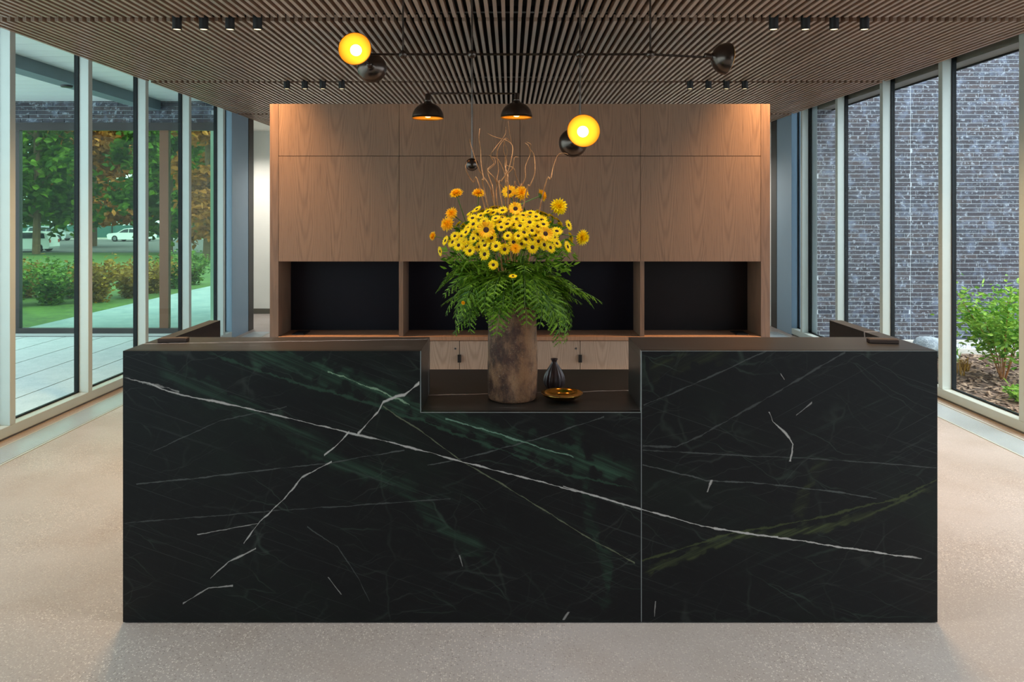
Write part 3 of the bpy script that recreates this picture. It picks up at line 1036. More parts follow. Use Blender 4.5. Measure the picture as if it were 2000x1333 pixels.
tree('tall green tree whose crown fills the first pane', -33.5, 53, -1.2, 14.5, 2.5, 4.6, 8000, 0.60, TREE_A)
tree('broad green tree behind the white estate car', -57, 98, -1.2, 20, 3.0, 8.0, 5200, 1.05, TREE_A)
tree('tree tinted with painted orange reflection, with a wide trunk in the second pane', -36.9, 66, -1.2, 16, 2.9, 4.4, 7500, 0.66, TREE_B, trunk_r=0.42)
tree('green tree behind the silver saloon car', -43, 100, -1.2, 20, 2.2, 7, 5200, 1.05, TREE_A)
tree('dark green tree seen in the third pane', -25.0, 55, -1.2, 14.5, 1.9, 4.0, 7000, 0.58, TREE_A)
tree('reflection-tinted orange tree seen in the fourth pane', -17.6, 44, -1.1, 12, 1.4, 2.3, 4600, 0.45, TREE_B, trunk_r=0.35)
tree('green tree farthest along the street behind the fourth pane', -29, 96, -1.2, 19, 1.4, 6.5, 5000, 1.0, TREE_A)
tree('deep green tree at the far corner of the street', -74, 106, -1.2, 22, 2.8, 9, 4600, 1.1, TREE_A)
tree('deep green tree in the back row behind the fence', -66, 125, -1.2, 26, 2.0, 10, 5000, 1.3, TREE_A)
tree('dense green tree in the back row behind the reflection-tinted one', -48, 128, -1.2, 26, 1.0, 10, 5000, 1.3, TREE_A)


fn = tag(empty('mesh_fence', (-50, 90, -1.2)), 'teal green mesh fence along the far side of the street', 'fence')
MB().box(-100, -15, 90, 90.05, -1.2, 0.25).build('fence_panel', FENCE, fn)
for i in range(30):
    MB().box(-100 + i * 2.9, -99.9 + i * 2.9, 89.9, 89.99, -1.2, 0.55).build('fence_post', FRAME_DARK, fn)


# cars: body from a side outline swept across the width
def car(name, label, loc, rot, body, roof_z, mat, Lc, wheels, lamp_x, estate):
    root = tag(empty(name, (0, 0, 0)), label, 'car')
    W = 0.88
    m = MB()
    n = len(body)
    vs = []
    for s_ in (-1, -0.9, 0.9, 1):
        k = 0.0 if abs(s_) == 1 else 0.05
        for x, z in body:
            up = max(0.0, (z - 0.85) / (roof_z - 0.85))
            y = W * s_ * (1 - 0.16 * up)
            vs.append((x, y, z - (0.0 if abs(s_) < 1 else 0.05 * up)))
    fs = []
    for r in range(3):
        for i in range(n):
            a, b2 = r * n + i, r * n + (i + 1) % n
            fs.append((a, b2, b2 + n, a + n))
    fs.append(tuple(range(n - 1, -1, -1)))
    fs.append(tuple(range(3 * n, 4 * n)))
    m.add(vs, fs).build('body', mat, root, auto=True)
    for s_ in (-1, 1):
        gl = MB()
        for quad in estate:
            q = []
            for x, z in quad:
                up = max(0.0, (z - 0.85) / (roof_z - 0.85))
                q.append((x, s_ * (W * (1 - 0.16 * up) + 0.006), z))
            gl.add(q + [(x, y - s_ * 0.02, z) for x, y, z in q], [(0, 1, 2, 3) if s_ < 0 else (3, 2, 1, 0)] + [(4, 7, 6, 5)] + [(i, i + 4, (i + 1) % 4 + 4, (i + 1) % 4) for i in range(4)])
        gl.build('side_window', CARGLASS, root, kind='stuff')
    for wx in wheels:
        for s_ in (-1, 1):
            wl = MB().tube([(wx, s_ * 0.70, 0.32), (wx, s_ * 0.895, 0.32)], 0.32, 18).build('wheel', TYRE, root)
            MB().tube([(wx, s_ * 0.88, 0.32), (wx, s_ * 0.905, 0.32)], 0.19, 14).build('hub', STEEL, wl)
    for s_ in (-1, 1):
        MB().box(lamp_x - 0.04, lamp_x + 0.04, s_ * 0.74 - 0.1, s_ * 0.74 + 0.1, 0.72, 0.95).build('tail_lamp', LAMP_RED, root)
    root.location = loc
    root.rotation_euler = (0, 0, rot)
    return root


est = [(-2.2, 0.35), (-2.25, 0.75), (-2.1, 0.95), (-1.2, 1.03), (-0.55, 1.48), (0.2, 1.58), (1.6, 1.56), (1.95, 1.42), (2.15, 0.95), (2.2, 0.4), (2.1, 0.25), (-2.1, 0.25)]
sal = [(-2.2, 0.35), (-2.28, 0.68), (-2.1, 0.84), (-1.15, 0.94), (-0.5, 1.34), (0.3, 1.42), (0.95, 1.36), (1.55, 0.99), (2.15, 0.93), (2.25, 0.6), (2.2, 0.3), (2.0, 0.22), (-2.1, 0.22)]
ew = [((-0.95, 1.05), (-0.1, 1.05), (-0.1, 1.47), (-0.5, 1.42)), ((0.0, 1.05), (0.95, 1.05), (0.95, 1.48), (0.0, 1.48)), ((1.05, 1.05), (1.85, 1.05), (1.75, 1.42), (1.05, 1.48))]
sw = [((-0.95, 0.95), (0.05, 0.95), (0.05, 1.34), (-0.42, 1.28)), ((0.13, 0.95), (1.25, 0.95), (0.9, 1.28), (0.13, 1.35))]
p = at(65, 490, 58)
car('estate_car', 'white estate car with a red tail lamp parked nearest on the street', (p[0] - 0.7, 58, -1.29), math.radians(8), est, 1.58, CARW, 4.4, (-1.4, 1.4), 2.16, ew)
p = at(98, 470, 82)
car('hatchback_car', 'pale hatchback car parked behind the white estate car', (p[0], 82, -1.29), math.pi, est, 1.58, CARS, 4.4, (-1.4, 1.4), 2.16, ew)
p = at(258, 470, 80)
car('saloon_car', 'white saloon car parked before the fence in the second pane', (p[0], 80, -1.29), math.radians(-4), sal, 1.42, CARW, 4.5, (-1.4, 1.35), 2.2, sw)

# ------------------------------------------------------------------ reception desk
DX0, DX1, NX0, NX1 = -1.549, 1.711, -0.3565, 0.5246
DH, NH, T = 1.09, 0.844, 0.03
desk = tag(empty('reception_desk', (0.08, 3.4, 0)), 'black green-veined marble reception desk with a lowered centre shelf', 'reception desk')
MB().prism([(DX0, 0.004), (NX1, 0.004), (NX1, NH), (NX0, NH), (NX0, DH), (DX0, DH)], 3.0, 3.0 + T).build('front_panel', MARBLE, desk)
MB().box(NX1 + 0.003, DX1, 3.0, 3.0 + T, 0.004, DH).build('front_panel', MARBLE, desk)
MB().box(DX0, NX0, 3.0 + T, 3.336, DH - T, DH).build('counter_top', MARBLE_TOP, desk)
MB().box(NX1 + 0.003, DX1, 3.0 + T, 3.336, DH - T, DH).build('counter_top', MARBLE_TOP, desk)
MB().box(NX0 - T, NX0, 3.0 + T, 3.336, NH + 0.0005, DH - T - 0.0005).build('cheek_panel', MARBLE_TOP, desk)
MB().box(NX1 + 0.003, NX1 + T, 3.0 + T, 3.336, NH + 0.0005, DH - T - 0.0005).build('cheek_panel', MARBLE_TOP, desk)
MB().box(DX0 + 0.0565, NX0 - T - 0.0005, 3.316, 3.336, NH + 0.0005, DH - T - 0.0005).build('rear_panel', MARBLE_TOP, desk)
MB().box(NX1 + T + 0.0005, DX1 - 0.064, 3.316, 3.336, NH + 0.0005, DH - T - 0.0005).build('rear_panel', MARBLE_TOP, desk)
MB().box(DX0 + 0.0565, DX1 - 0.064, 3.0 + T, 3.829, NH - 0.04, NH).build('work_shelf', MARBLE_TOP, desk)
for a, b in ((DX0, DX0 + 0.056), (DX1 - 0.0635, DX1)):
    MB().box(a, b, 3.3365, 3.864, 0.004, DH).build('side_panel', MARBLE_TOP, desk)
    MB().box(a, b, 3.0 + T, 3.336, 0.004, DH - T - 0.0005).build('side_panel', MARBLE, desk)
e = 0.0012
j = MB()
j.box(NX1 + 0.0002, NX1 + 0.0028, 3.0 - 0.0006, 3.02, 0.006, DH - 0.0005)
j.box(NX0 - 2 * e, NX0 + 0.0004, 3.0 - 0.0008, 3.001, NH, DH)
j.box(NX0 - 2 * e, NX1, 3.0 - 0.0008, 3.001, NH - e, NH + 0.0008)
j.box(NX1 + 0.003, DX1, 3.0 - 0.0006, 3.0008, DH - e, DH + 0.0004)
j.build('edge_glint_joint', GLINT_JOINT, desk)  # filler in the panel seam; edge strips paint the light caught there
MB().box(DX0 + 0.01, DX1 - 0.01, 3.012, 3.02, 0.0, 0.0035).build('shadow_plinth', BLACK, desk)
for a, b in ((DX0 + 0.1, DX0 + 0.5), (DX1 - 0.55, DX1 - 0.15)):
    u = MB().box(a, b, 3.25, 3.78, 0.05, NH - 0.041).build('drawer_pedestal', WOOD, desk)
    for i in range(3):
        MB().box(a + 0.01, b - 0.01, 3.7805, 3.80, 0.07 + i * 0.24, 0.30 + i * 0.24).build('drawer', WOOD, u)

# small leather-faced blocks on the two counters
def block(px0, py, Y, rot, label):
    x, y, _ = at(px0, py, Y)
    o = tag(empty('desk_block', (x, Y, DH)), label, 'block')
    MB().box(x - 0.059, x + 0.059, Y - 0.022, Y + 0.022, DH + 0.0005, DH + 0.016).build('block_body', LEATHER, o, bevel=0.002)
    MB().box(x - 0.055, x + 0.055, Y - 0.018, Y + 0.018, DH + 0.0162, DH + 0.0175).build('top_inlay', LEATHER, o)
    o.rotation_euler = (0, 0, rot)


block(339, 668, 3.215, math.radians(6), 'dark brown flat block on the counter beside the courtyard windows')
block(1724, 668, 3.19, math.radians(-8), 'dark brown flat block on the counter beside the garden windows')

# ------------------------------------------------------------------ wall of cabinets
CY, K = 5.324, 275.0
def cx(p): return (p - VX) / K
def cz(p): return CH - (p - VY) / K
X0, X1 = cx(527), cx(1504)
DIV = [cx(544), cx(779.5), cx(1015.5), cx(1251), cx(1486)]
TOP, ZU, ZN, ZT = cz(203), cz(305), cz(511), 0.767
sur = tag(empty('cabinet_surround', ((X0 + X1) / 2, CY + 0.3, 0)), 'stained oak cabinet surround with dark open niches behind the desk', 'cabinet surround')
MB().box(X0, DIV[0] - 0.0015, CY, CY + 0.62, 0, TOP).build('side_panel', WOOD_EDGE, sur)
MB().box(DIV[4] + 0.0015, X1, CY, CY + 0.62, 0, TOP).build('side_panel', WOOD_EDGE, sur)
for i in range(4):
    MB().box(DIV[i] + 0.001, DIV[i + 1] - 0.001, CY + 0.30, CY + 0.32, ZT, ZN + 0.04).build('niche_back', NICHE_BROWN if i == 3 else NICHE_BLUE, sur)
for i in (1, 2, 3):
    MB().box(DIV[i] - 0.002, DIV[i] + 0.028, CY + 0.004, CY + 0.299, ZT + 0.0005, ZN + 0.02).build('divider', WOOD_EDGE, sur)
MB().box(DIV[0], DIV[4], CY + 0.022, CY + 0.3, ZN + 0.021, ZN + 0.04).build('niche_top', BLACK, sur)
MB().box(X0 + 0.01, X1 - 0.01, CY + 0.60, CY + 0.64, 0, TOP).build('back_panel', WOOD_EDGE, sur)
tcol = ['wall cabinet at the courtyard end, above the empty first niche', 'wall cabinet above the niche just beside the flowers on the courtyard side', 'wall cabinet behind the bouquet, second from the garden end', 'wall cabinet at the garden end, above the espresso brown niche']
for i in range(4):
    a, b = DIV[i], DIV[i + 1]
    c = tag(empty('overhead_cabinet', ((a + b) / 2, CY + 0.3, ZN)), 'stained oak ' + tcol[i], 'cabinet', 'oak wall cabinets behind the desk')
    MB().box(a + 0.003, b - 0.003, CY + 0.021, CY + 0.599, ZN + 0.041, TOP - 0.002).build('carcass', VOID, c)
    MB().box(a + 0.0015, b - 0.0015, CY, CY + 0.02, ZU + 0.002, TOP).build('upper_door', WOOD, c)
    MB().box(a + 0.0015, b - 0.0015, CY, CY + 0.02, ZN, ZU - 0.002).build('lower_door', WOOD, c)
wt_ = MB().box(DIV[0], DIV[4], CY - 0.012, CY + 0.2995, ZT - 0.026, ZT).build('worktop', WORKTOP)
tag(wt_, 'warm oak worktop running under the dark niches', 'worktop')
bcol = ['base cabinet at the courtyard end of the oak wall', 'base cabinet with a keyhole just beside the bark vase on the courtyard side', 'base cabinet with a keyhole behind the dark bottle vase', 'base cabinet at the garden end of the oak wall']
for i in range(4):
    a, b = DIV[i], DIV[i + 1]
    mid = (a + b) / 2
    c = tag(empty('base_cabinet', (mid, CY + 0.3, 0)), 'pale oak ' + bcol[i], 'cabinet', 'oak base cabinets behind the desk')
    MB().box(a + 0.003, b - 0.003, CY + 0.023, CY + 0.599, 0.08, ZT - 0.027).build('carcass', VOID, c)
    MB().box(a + 0.003, b - 0.003, CY + 0.07, CY + 0.59, 0.0, 0.0795).build('plinth', BLACK, c)
    d1 = MB().box(a + 0.0015, mid - 0.002, CY + 0.002, CY + 0.022, 0.09, ZT - 0.032).build('door', WOOD_PALE, c)
    MB().box(mid + 0.002, b - 0.0015, CY + 0.002, CY + 0.022, 0.09, ZT - 0.032).build('door', WOOD_PALE, c)
    MB().box(mid - 0.013, mid + 0.011, CY - 0.016, CY + 0.0015, cz(708), cz(693)).build('handle', BLACK, d1, bevel=0.002)
    MB().tube([(mid - 0.030, CY - 0.001, cz(681.5)), (mid - 0.030, CY + 0.004, cz(681.5))], 0.0075, 14).build('lock', STEEL, d1)
for (pa, lab) in ((588, 'black cable outlet plate lying on the oak worktop at the courtyard end'), (1444, 'black cable outlet plate lying on the oak worktop at the garden end')):
    x = (pa - VX) / F * 5.47
    o = tag(empty('cable_outlet', (x, 5.47, ZT)), lab, 'outlet')
    MB().box(x - 0.045, x + 0.045, 5.39, 5.55, ZT + 0.0005, ZT + 0.007).build('plate', BLACK, o)
    MB().box(x - 0.028, x + 0.028, 5.42, 5.52, ZT + 0.0072, ZT + 0.010).build('flap', BLACK, o)

# ------------------------------------------------------------------ things on the low shelf
vx, vy, vr = 0.011, 3.235, 0.106
def bark_wob(t, z):
    p = Vector((math.cos(t), math.sin(t), z * 2.2))
    return 1 + 0.030 * mnoise.noise(p * 2.1) + 0.018 * mnoise.noise(Vector((p.x * 7, p.y * 7, z * 9))) + 0.010 * mnoise.noise(Vector((p.x * 17, p.y * 17, z * 30)))
pr = [(0.001, 0.0), (vr * 0.93, 0.0), (vr * 0.98, 0.006)] + [(vr * (0.99 + 0.012 * math.sin(z * 9)), z) for z in [0.015 + k * 0.0145 for k in range(30)]]
pr += [(vr * 0.97, 0.452), (vr * 0.86, 0.452), (vr * 0.84, 0.43), (vr * 0.82, 0.20), (0.001, 0.20)]
vase = tag(empty('bark_vase', (vx, vy, NH)), 'tall rough brown bark cylinder vase on the low marble shelf', 'vase')
MB().lathe(pr, 72, (vx, vy, NH + 0.0005), wob=bark_wob).build('vase_body', BARK, vase, smooth=True)

bx_, by_ = 0.201, 3.40
def rib(t, z):
    return 1 + 0.045 * math.sin(t * 15) * max(0.0, min(1.0, (0.115 - z) / 0.05)) * min(1.0, z / 0.02)
pr = [(0.001, 0), (0.030, 0), (0.038, 0.006), (0.0465, 0.024), (0.048, 0.042), (0.044, 0.062), (0.035, 0.083), (0.024, 0.102), (0.0145, 0.116), (0.0115, 0.124), (0.0125, 0.130), (0.0165, 0.135),
      (0.0155, 0.138), (0.0095, 0.134), (0.008, 0.12), (0.001, 0.118)]
bv = tag(empty('bottle_vase', (bx_, by_, NH)), 'small plum-black ribbed bottle vase behind the gold dish', 'vase')
MB().lathe(pr, 90, (bx_, by_, NH + 0.0005), wob=rib).build('vase_body', CERAMIC, bv, smooth=True)

gx_, gy_ = 0.222, 3.20
pr = [(0.001, 0.003), (0.032, 0.0), (0.036, 0.003), (0.060, 0.010), (0.078, 0.019), (0.0885, 0.030), (0.0895, 0.0315), (0.087, 0.0315), (0.074, 0.021), (0.055, 0.012), (0.03, 0.0075), (0.001, 0.0068)]
bo = tag(empty('gold_dish', (gx_, gy_, NH)), 'shallow shiny gold dish in front of the plum-black bottle vase', 'dish')
MB().lathe(pr, 60, (gx_, gy_, NH + 0.0005)).build('dish_body', GOLD_BOWL, bo, smooth=True)

# ------------------------------------------------------------------ flowers
def petals(m, n, r0, r1, wd, z0, z1, curl=0.0, off=0.0):
    for i in range(n):
        a = 6.283 * (i + off) / n + random.uniform(-0.06, 0.06)
        L = random.uniform(0.9, 1.06)
        ca, sa = math.cos(a), math.sin(a)
        def P(r, s_, z):
            return (ca * r - sa * s_, sa * r + ca * s_, z)
        rm = r0 + (r1 * L - r0) * 0.55
        zm = (z0 + z1) / 2 + curl
        m.add([P(r0, -wd * 0.45, z0), P(r0, wd * 0.45, z0), P(rm, wd, zm - 0.0006), P(r1 * L, 0, z1), P(rm, -wd, zm - 0.0006), P(rm, 0, zm + 0.0008)],
              [(0, 1, 5), (1, 2, 5), (2, 3, 5), (3, 4, 5), (4, 0, 5)])


def flower_proto(kind):
    root = empty('flower_source', (0, 0, 0))
    pm_, st, ds = MB(), MB(), MB()
    if kind == 'daisy':
        petals(pm_, 15, 0.005, 0.0235, 0.0038, 0.001, 0.003, 0.001)
        petals(pm_, 15, 0.005, 0.0225, 0.0036, 0.0, 0.0, 0.0, 0.5)
        ds.lathe([(0.0001, 0.004), (0.004, 0.0035), (0.0068, 0.0015), (0.007, -0.001)], 14)
        pm, dm, ln = PETAL_Y, DISC, 0.12
    elif kind == 'sunflower':
        petals(pm_, 18, 0.008, 0.034, 0.0065, 0.002, 0.010, 0.001)
        petals(pm_, 18, 0.008, 0.033, 0.006, 0.0, 0.003, 0.001, 0.5)
        ds.lathe([(0.0001, 0.005), (0.008, 0.0045), (0.0125, 0.002), (0.013, -0.002)], 18)
        pm, dm, ln = PETAL_O, DISC, 0.14
    elif kind == 'double':
        for q, (r, z) in enumerate(((0.033, 0.004), (0.030, 0.012), (0.024, 0.019), (0.017, 0.023), (0.010, 0.025))):
            petals(pm_, 17 - q * 2, 0.004, r, 0.0055 - q * 0.0005, 0.001 + q * 0.002, z, 0.002, q * 0.37)
        ds.lathe([(0.0001, 0.012), (0.003, 0.011), (0.004, 0.006)], 10)
        pm, dm, ln = PETAL_O, PETAL_O, 0.14
    else:   # yellow pompon
        for q, (r, z) in enumerate(((0.036, 0.002), (0.034, 0.012), (0.028, 0.022), (0.020, 0.028), (0.011, 0.031))):
            petals(pm_, 18 - q * 2, 0.004, r, 0.0058 - q * 0.0006, 0.001 + q * 0.002, z, 0.002, q * 0.37)
        ds.lathe([(0.0001, 0.014), (0.003, 0.013), (0.004, 0.006)], 10)
        pm, dm, ln = PETAL_Y, PETAL_Y, 0.14
    big = kind != 'daisy'
    st.lathe([(0.0001, -0.004), (0.010 if big else 0.005, -0.002), (0.012 if big else 0.0055, 0.0), (0.002, 0.0005)], 10)
    st.tube([(0, 0, -0.003), (0, 0, -ln * 0.5), (0.004, 0, -ln)], 0.0022 if big else 0.0013, 6)
    if big:
        petals(st, 10, 0.004, 0.020, 0.004, -0.003, -0.005)
    pm_.build('petals', pm, root)
    ds.build('flower_disc', dm, root, smooth=True)
    st.build('stem', STEM, root)
    return root


def aim(o, loc, n, roll=0.0, scale=1.0):
    q = Vector(n).to_track_quat('Z', 'Y')
    o.rotation_euler = (q @ Euler((0, 0, roll)).to_quaternion()).to_euler()
    o.location = loc
    o.scale = (scale,) * 3


FC = Vector((0.0, 3.235, 1.44))          # middle of the flower dome
FA = Vector((0.315, 0.27, 0.245))
def on_dome(px_, py_, inset=1.0):
    """the point of the dome seen at a picture point, found by stepping back from the front"""
    Y = 2.95
    while Y < 3.235:
        x, _, z = at(px_, py_, Y)
        if ((x - FC.x) / FA.x) ** 2 + ((Y - FC.y) / FA.y) ** 2 + ((z - FC.z) / FA.z) ** 2 <= 1:
            break
        Y += 0.004
    x, _, z = at(px_, py_, Y)
    p = Vector((x, Y, z))
    n = Vector(((x - FC.x) / FA.x ** 2, (Y - FC.y) / FA.y ** 2, (z - FC.z) / FA.z ** 2)).normalized()
    return p, n


protos = {k: flower_proto(k) for k in ('daisy', 'sunflower', 'double', 'pompon')}
first = set()
def put(kind, name, x, y, n, label, group=None, scale=1.0, lift=0.0):
    if kind in first:
        o = copy_tree(protos[kind])
    else:
        o = protos[kind]
        first.add(kind)
    o.name = name
    p, nn = on_dome(x, y)
    n = Vector(n) if n else (nn + Vector((random.uniform(-0.35, 0.35), -0.08, random.uniform(-0.25, 0.4)))).normalized()
    aim(o, p + nn * lift, n, random.random() * 6, scale)
    tag(o, label, 'flower', group)
    return o


def g(x, y): return 850 + x * 0.15, 370 + y * 0.15
BIG = [
    ('double', (320, 150), (-0.25, -0.45, 0.85), 'orange-yellow sunflower bud standing highest on the courtyard side of the bouquet', 0.92),
    ('double', (590, 150), (0.05, -0.55, 0.83), 'round orange-yellow bloom standing alone, second in the top row of the bouquet', 0.85),
    ('sunflower', (965, 130), (-0.2, -0.8, 0.5), 'deep orange sunflower at the middle of the top row, half behind its neighbour', 0.9),
    ('double', (1110, 145), (0.15, -0.9, 0.4), 'large orange double sunflower at the middle of the top row', 0.98),
    ('double', (1350, 170), (0.85, 0.25, 0.35), 'sunflower of the top row turned away, showing its green calyx', 0.85),
    ('pompon', (1560, 310), (0.25, -0.9, 0.3), 'big shaggy yellow sunflower at the upper garden side of the bouquet', 1.02),
    ('double', (275, 390), (-0.35, -0.85, 0.35), 'orange sunflower on the courtyard side below the highest bud', 0.85),
    ('double', (235, 515), (-0.5, -0.8, 0.2), 'orange-yellow bloom pressed against the courtyard edge of the daisies', 0.95),
    ('double', (62, 650), (-0.8, -0.5, 0.2), 'small orange bloom sticking out lowest on the courtyard side', 0.62),
    ('pompon', (1820, 665), (0.7, -0.65, -0.1), 'big orange-yellow bloom hanging out at the garden edge of the bouquet', 0.95),
    ('sunflower', (690, 580), (-0.1, -0.95, 0.2), 'orange sunflower with a large dark centre among the yellow daisies', 0.98),
    ('sunflower', (1040, 335), (-0.05, -0.9, 0.42), 'golden sunflower with a dark centre below the middle of the top row', 0.80),
    ('sunflower', (1395, 625), (0.3, -0.85, 0.3), 'rust orange sunflower half hidden on the garden side of the daisies', 0.85),
    ('double', (1040, 785), (0.0, -0.98, 0.1), 'small orange bloom at the lower front edge of the daisies', 0.66),
    ('daisy', (770, 980), (-0.1, -0.9, 0.2), 'dull yellow daisy sunk among the ferns', 0.95),
    ('daisy', (1010, 1115), (0.0, -0.35, 0.9), 'single small yellow daisy hanging before the ferns', 0.8),
    ('double', (400, 1430), (-0.3, -0.8, -0.2), 'tiny orange bud low among the fern fronds', 0.30),
]
for kd, (x, y), n, lab, sc in BIG:
    X_, Y_ = g(x, y)
    sc = sc * (1.12 if kd in ('double', 'pompon', 'sunflower') and sc > 0.5 else 1.0)
    o = put(kd, 'sunflower' if kd != 'daisy' else 'daisy', X_, Y_, n, lab, scale=sc, lift=0.03 if y < 700 else 0.02)
    if kd == 'pompon':
        o.name = 'pompon_sunflower'
spots = [(600, 360), (495, 450), (585, 515), (345, 600), (165, 685), (240, 695), (410, 740), (475, 810), (575, 745), (635, 690), (800, 755), (905, 780), (945, 620),
         (1265, 755), (1415, 725), (1125, 710), (655, 850), (1305, 600), (1390, 490), (1300, 395), (1235, 320), (1145, 335), (870, 380), (795, 415), (730, 490), (865, 525),
         (485, 375), (475, 315), (760, 315), (880, 315), (270, 620), (420, 580), (1200, 515), (1130, 430), (1220, 460), (1590, 705), (1690, 760), (1700, 500), (1590, 540), (105, 815),
         (1500, 760), (1030, 470), (1100, 500), (850, 450), (940, 470), (1020, 690), (1180, 650), (1250, 560), (1450, 540), (640, 430), (540, 590), (700, 330), (420, 500), (1380, 420),
         (380, 690), (560, 300), (1330, 500), (960, 400), (1060, 420), (740, 640), (1150, 580), (1480, 640), (1080, 620), (520, 660), (330, 740), (1340, 680), (1550, 620), (660, 740)]
NAMED = {(600, 360): 'large flat yellow daisy high on the courtyard side of the bouquet', (495, 450): 'yellow daisy just below the large flat one on the courtyard side',
         (945, 620): 'yellow daisy standing alone on the dark middle of the bouquet', (800, 755): 'front-facing yellow daisy, left of a pair on the lower edge of the bouquet',
         (905, 780): 'front-facing yellow daisy, right of a pair on the lower edge of the bouquet', (1265, 755): 'large front-facing yellow daisy on the lower edge, garden side',
         (410, 740): 'yellow daisy above the lowest row on the courtyard side', (475, 810): 'low yellow daisy at the courtyard end of the lower edge', (655, 850): 'lowest yellow daisy, touching the ferns',
         (105, 815): 'yellow daisy turned sideways at the courtyard tip of the bouquet', (1690, 760): 'yellow daisy turned sideways, lowest at the garden tip of the bouquet',
         (1700, 500): 'yellow daisy turned sideways, highest at the garden tip of the bouquet', (1590, 540): 'yellow daisy inside the sideways ones at the garden tip',
         (240, 695): 'yellow daisy next to the small orange bloom on the courtyard side', (165, 685): 'outer yellow daisy beside the small orange bloom on the courtyard side',
         (1415, 725): 'yellow daisy under the rust orange sunflower on the garden side', (1590, 705): 'yellow daisy beside the big orange-yellow bloom at the garden edge', (345, 600): 'yellow daisy right beside the orange-yellow bloom on the courtyard edge'}
for i, (x, y) in enumerate(spots):
    X_, Y_ = g(x, y)
    n = None
    if x > 1650: n = (0.8, -0.5, 0.3)
    if x < 130: n = (-0.85, -0.45, -0.1)
    nm = NAMED.get((x, y))
    put('daisy', 'daisy', X_, Y_, n, nm or 'small yellow daisy with a dark centre in the packed mass of the bouquet', 'yellow daisies of the bouquet', random.uniform(0.95, 1.22), random.uniform(-0.004, 0.016))
# daisies on the far half of the dome
for i in range(42):
    a = random.uniform(0.05, 3.09)
    e_ = random.uniform(0.25, 1.35)
    n = Vector((math.cos(a) * math.cos(e_), math.sin(a) * math.cos(e_), math.sin(e_)))
    p = FC + Vector((n.x * FA.x, n.y * FA.y, n.z * FA.z)) * 0.96
    o = copy_tree(protos['daisy'])
    o.name = 'daisy'
    aim(o, p, n, i, 1.0)
    tag(o, 'small yellow daisy with a dark centre on the far side of the bouquet', 'flower', 'yellow daisies on the far side')

# dark leafy filling under the flowers
fill = MB()
for i in range(900):
    d = rnd_dir(-0.25, 1)
    p = FC + Vector((d.x * FA.x, d.y * FA.y, d.z * FA.z)) * random.uniform(0.55, 0.90)
    leaf_quad(fill, p, (d + rnd_dir() * 0.9), rnd_dir(), 0.034, 0.006)
for i in range(60):
    d = rnd_dir(0, 1)
    fill.tube([(vx + d.x * 0.05, vy + d.y * 0.05, NH + 0.40), tuple(FC + Vector((d.x * FA.x, d.y * FA.y, d.z * FA.z)) * 0.9)], 0.0018, 4)
tag(fill.build('bouquet_greenery', FERN), 'dark green leafy filling between the bouquet flowers', 'greenery', kind='stuff')

# leatherleaf ferns: rachis with lobed pinnae, three shapes of droop
def fern_proto(droop, L, seed):
    random.seed(seed)
    root = empty('fern_source')
    ra, lf = MB(), MB()
    def axis(t):
        a = droop * t
        return Vector((L * (math.sin(a) / droop), 0, -L * (1 - math.cos(a)) / droop))
    N = 13
    ra.tube([axis(k / 10) for k in range(11)], [0.0022 - 0.0016 * k / 10 for k in range(11)], 5)
    for k in range(2, N):
        t = k / N
        p = axis(t)
        d = (axis(min(1, t + 0.02)) - axis(t - 0.02)).normalized()
        up = Vector((-d.z, 0, d.x))
        ln = L * 0.38 * (1 - t) ** 0.75 * min(1.0, 0.55 + t * 2.2) + 0.008
        for s_ in (-1, 1):
            side = (Vector((0, s_, 0)) * 0.82 + d * 0.62 - up * random.uniform(0.05, 0.28)).normalized()
            q = side.cross(up).normalized()
            M_ = max(3, int(ln / 0.0125))
            for j_ in range(M_):
                u = (j_ + 0.5) / M_
                b0 = p + side * ln * u
                sub = max(0.006, ln * 0.23 * (1 - u * 0.75))
                for e_ in (-1, 1):
                    dd = (side * 0.95 + q * e_ * 0.62 - up * random.uniform(0, 0.25)).normalized()
                    leaf_quad(lf, b0, dd, up, sub * 1.6, sub * 0.30)
            leaf_quad(lf, p, side, up, ln * 1.04, ln * 0.055 + 0.0015)
    ra.build('rachis', STEM, root)
    lf.build('leaflets', FERN, root)
    return root


ferns = [fern_proto(0.9, 0.30, 1), fern_proto(1.5, 0.34, 2), fern_proto(2.1, 0.36, 3)]
random.seed(21)
fo = Vector((vx, vy, 1.315))
ff = []
for i in range(50):
    a = 6.283 * i * 0.381966 + random.uniform(-0.2, 0.2)
    k = i % 3
    el = random.uniform(0.10, 0.95) if k else random.uniform(-0.25, 0.45)
    ff.append((a, k, el, random.uniform(0.74, 1.0)))
